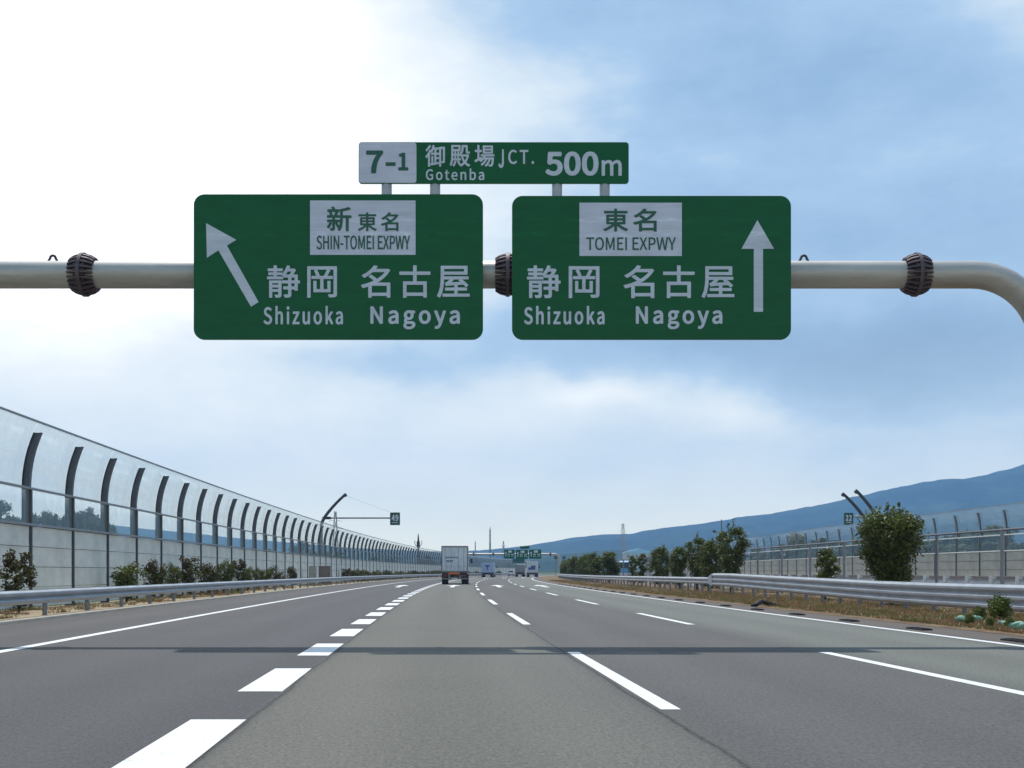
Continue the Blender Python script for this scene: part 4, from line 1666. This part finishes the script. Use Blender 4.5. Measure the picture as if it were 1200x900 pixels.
# lattice pylons and chimney-like masts
def pylon(px, ytop, Y, mat, lab, arms=2, wbase=.16, grp='lattice pylons beyond the expressway', gauge=.16):
    p = FPX / Y
    H = CAM_H + (670 - ytop) / p
    t = thing('lattice_pylon', lab, 'pylon', ((px - 600) / p, Y, 0), .3, grp)
    mb = MB()
    nb = 7
    hw = lambda f: H * wbase * .5 * (1 - .86 * f) + .1
    for sx_ in (-1, 1):
        for sy_ in (-1, 1):
            mb.tube([(sx_ * hw(f), sy_ * hw(f), H * f) for f in (0, .35, .7, 1)], gauge, 4)
    mb.build('leg_frame', mat, t)
    br = MB()
    for k in range(nb):
        f0, f1 = k / nb, (k + 1) / nb
        a, b = hw(f0), hw(f1)
        for s in (-1, 1):
            br.tube([(-a, s * a, H * f0), (b, s * b, H * f1)], gauge * .6, 4)
            br.tube([(a, s * a, H * f0), (-b, s * b, H * f1)], gauge * .6, 4)
            br.tube([(s * a, -a, H * f0), (s * b, b, H * f1)], gauge * .6, 4)
            br.tube([(s * a, a, H * f0), (s * b, -b, H * f1)], gauge * .6, 4)
    br.build('bracing', mat, t)
    for k in range(arms):
        z = H * (.72 + .12 * k)
        L = H * (.13 - .025 * k)
        am = MB()
        am.tube([(-L, 0, z), (0, 0, z + .6), (L, 0, z)], gauge * .8, 4)
        am.build('cross_arm', mat, t)
    return t


pylon(730, 613.5, 700, 'mast_pink', 'faint pinkish lattice pylon rising before the mountain behind the median trees', 3, .15, gauge=.085)
pylon(393, 599, 520, 'mast_grey', 'faint lattice pylon behind the near barrier next to the curved mast', 2, .12, gauge=.1)
pylon(590, 634, 2300, 'mast_grey', 'tiny faint pylon between the thin tower and the distant green signs', 2, .12, gauge=.3)
for px, yt, Y, wb, lab in ((574.3, 617.5, 1500, 2.3, 'tall thin grey tower rising between the two nearest lorries'),
                           (557, 633.5, 2000, 2.2, 'shorter thin grey tower just right of the nearest lorry')):
    p = FPX / Y
    H = CAM_H + (670 - yt) / p
    t = thing('tapered_tower', lab, 'tower', ((px - 600) / p, Y, 0), group='thin grey towers on the horizon')
    MB().tube([(0, 0, 0), (0, 0, H * .45), (0, 0, H * .9), (0, 0, H)], [wb * .62, wb * .5, wb * .34, wb * .12], 12).build('shaft', 'mast_grey', t, True)
    for f in (.45, .62, .8, .9):
        MB().tube([(0, 0, H * f), (0, 0, H * f + 1.2)], wb * .72 * (1 - .35 * f), 12).build('platform', 'mast_grey', t, True)

# factory with a pale blue roof, beyond the median trees; low white buildings
def building(px0, px1, ytop, Y, rmat, lab, depth=40, name='factory', floors=3):
    p = FPX / Y
    H = CAM_H + (670 - ytop) / p
    w_ = (px1 - px0) / p
    t = thing(name, lab, 'building', ((px0 + px1) / 2 / p - 600 / p, Y, 0), group='distant buildings')
    wl = MB().box(-w_ / 2, 0, 0, w_ / 2, depth, H * .80).build('wall', 'building', t)
    P = [(-w_ / 2 - .5, H * .8), (w_ / 2 + .5, H * .8), (w_ / 2 + .5, H * .86), (w_ * .05, H), (-w_ / 2 - .5, H * .86)]
    MB().prism(P, -.6, depth + .6).build('roof', rmat, t)
    n = max(3, int(w_ / 4))
    for fl in range(floors):
        for k in range(n):
            xa = -w_ / 2 + w_ * (k + .25) / n
            z = H * .8 * (fl + .35) / floors
            MB().box(xa, -.12, z, xa + w_ * .5 / n, .0, z + H * .8 * .35 / floors).build('window', 'glass_dark', t)


building(734, 763, 642.5, 1250, 'roof_blue', 'factory with a pale blue roof beyond the median trees')
building(690, 706, 652, 1400, 'building', 'low pale block left of the blue-roofed factory', name='block')
building(676, 684, 655, 1500, 'building', 'tiny white building at the foot of the mountain', name='block', floors=2)
building(575, 589, 662, 900, 'building', 'long low pale hall behind the small lorry', name='hall', floors=1)

# ---------------------------------------------------------------- mountains
RIDGE = [(-5200, 560), (-3000, 570), (-1500, 560), (-700, 575), (-200, 588), (0, 606), (110, 613), (200, 622), (300, 632), (400, 641), (500, 646), (560, 645), (600, 641), (643, 634.7),
         (667, 630), (702, 626.5), (741, 625), (751, 622), (793, 616.7), (821, 613), (842, 609.5), (877, 604), (900, 602), (952, 592),
         (1028, 575), (1077, 565), (1106, 561), (1129, 561), (1149, 555), (1178, 550), (1200, 543), (1300, 528), (1450, 515), (1700, 507),
         (2100, 512), (2700, 525), (3600, 540), (5600, 570)]


def interp(tab, x):
    for (x0, y0), (x1, y1) in zip(tab, tab[1:]):
        if x0 <= x <= x1:
            return y0 + (y1 - y0) * (x - x0) / (x1 - x0)
    return tab[-1][1]


def hills(name, tab, Yr, Yf, Yb, x0, x1, nx, ny, amp, seed, mat='mountain'):
    from mathutils import noise as mn
    vs, fs = [], []
    for j in range(ny + 1):
        f = j / ny
        Yy = Yf + (Yb - Yf) * f
        for i in range(nx + 1):
            X = x0 + (x1 - x0) * i / nx
            px = 600 + X / Yr * FPX
            Hh = CAM_H + (670 - interp(tab, px)) / FPX * Yr
            if Yy <= Yr:
                s = (Yy - Yf) / (Yr - Yf)
                prof = s ** 1.15
            else:
                s = 1 - (Yy - Yr) / (Yb - Yr)
                prof = s ** .9
            rg = mn.ridged_multi_fractal(Vector((X / 420 + seed, Yy / 620, seed)), .9, 2.1, 5, 1.0, 2.0)
            fine = mn.fractal(Vector((X / 60, Yy / 60, seed)), .8, 2.1, 4)
            z = Hh * prof + (rg - 1.0) * amp * Hh * (1 - prof) * prof * 1.6 + fine * Hh * .012 * (prof > .02)
            vs.append((X, Yy, z - 1.5 * (j in (0, ny))))
    for j in range(ny):
        for i in range(nx):
            a = j * (nx + 1) + i
            fs.append((a, a + 1, a + nx + 2, a + nx + 1))
    mb = MB()
    mb.add(vs, fs)
    o = mb.build(name, mat, None, True)
    return tag(o, kind='structure')


hills('mountain', RIDGE, 5000, 3000, 6200, -4800, 5400, 420, 60, .6, 3.3)
LOW = [(-4000, 650), (0, 652), (300, 655), (520, 659), (570, 658), (620, 657), (650, 650), (700, 645), (730, 644), (790, 648), (830, 652), (900, 652), (1000, 652), (1200, 650), (2200, 636), (4000, 645)]
hills('low_hill', LOW, 2300, 1750, 2800, -3400, 3800, 300, 26, .3, 8.1)

# ---------------------------------------------------------------- air
hz, t, o = new_mat('thin_blue_haze')
pv = t.n.new('ShaderNodeVolumePrincipled')
pv.inputs['Color'].default_value = (.28, .56, 1.0, 1)
pv.inputs['Density'].default_value = 1.3e-4
pv.inputs['Anisotropy'].default_value = 0.2
t.l.new(pv.outputs[0], o.inputs['Volume'])
hm = MB().box(-5300, -400, -1.1, 5900, 6400, 625)
M['haze'] = hz
ho = hm.build('haze', 'haze')
tag(ho, 'thin bluish air haze filling the valley', 'haze', kind='stuff')
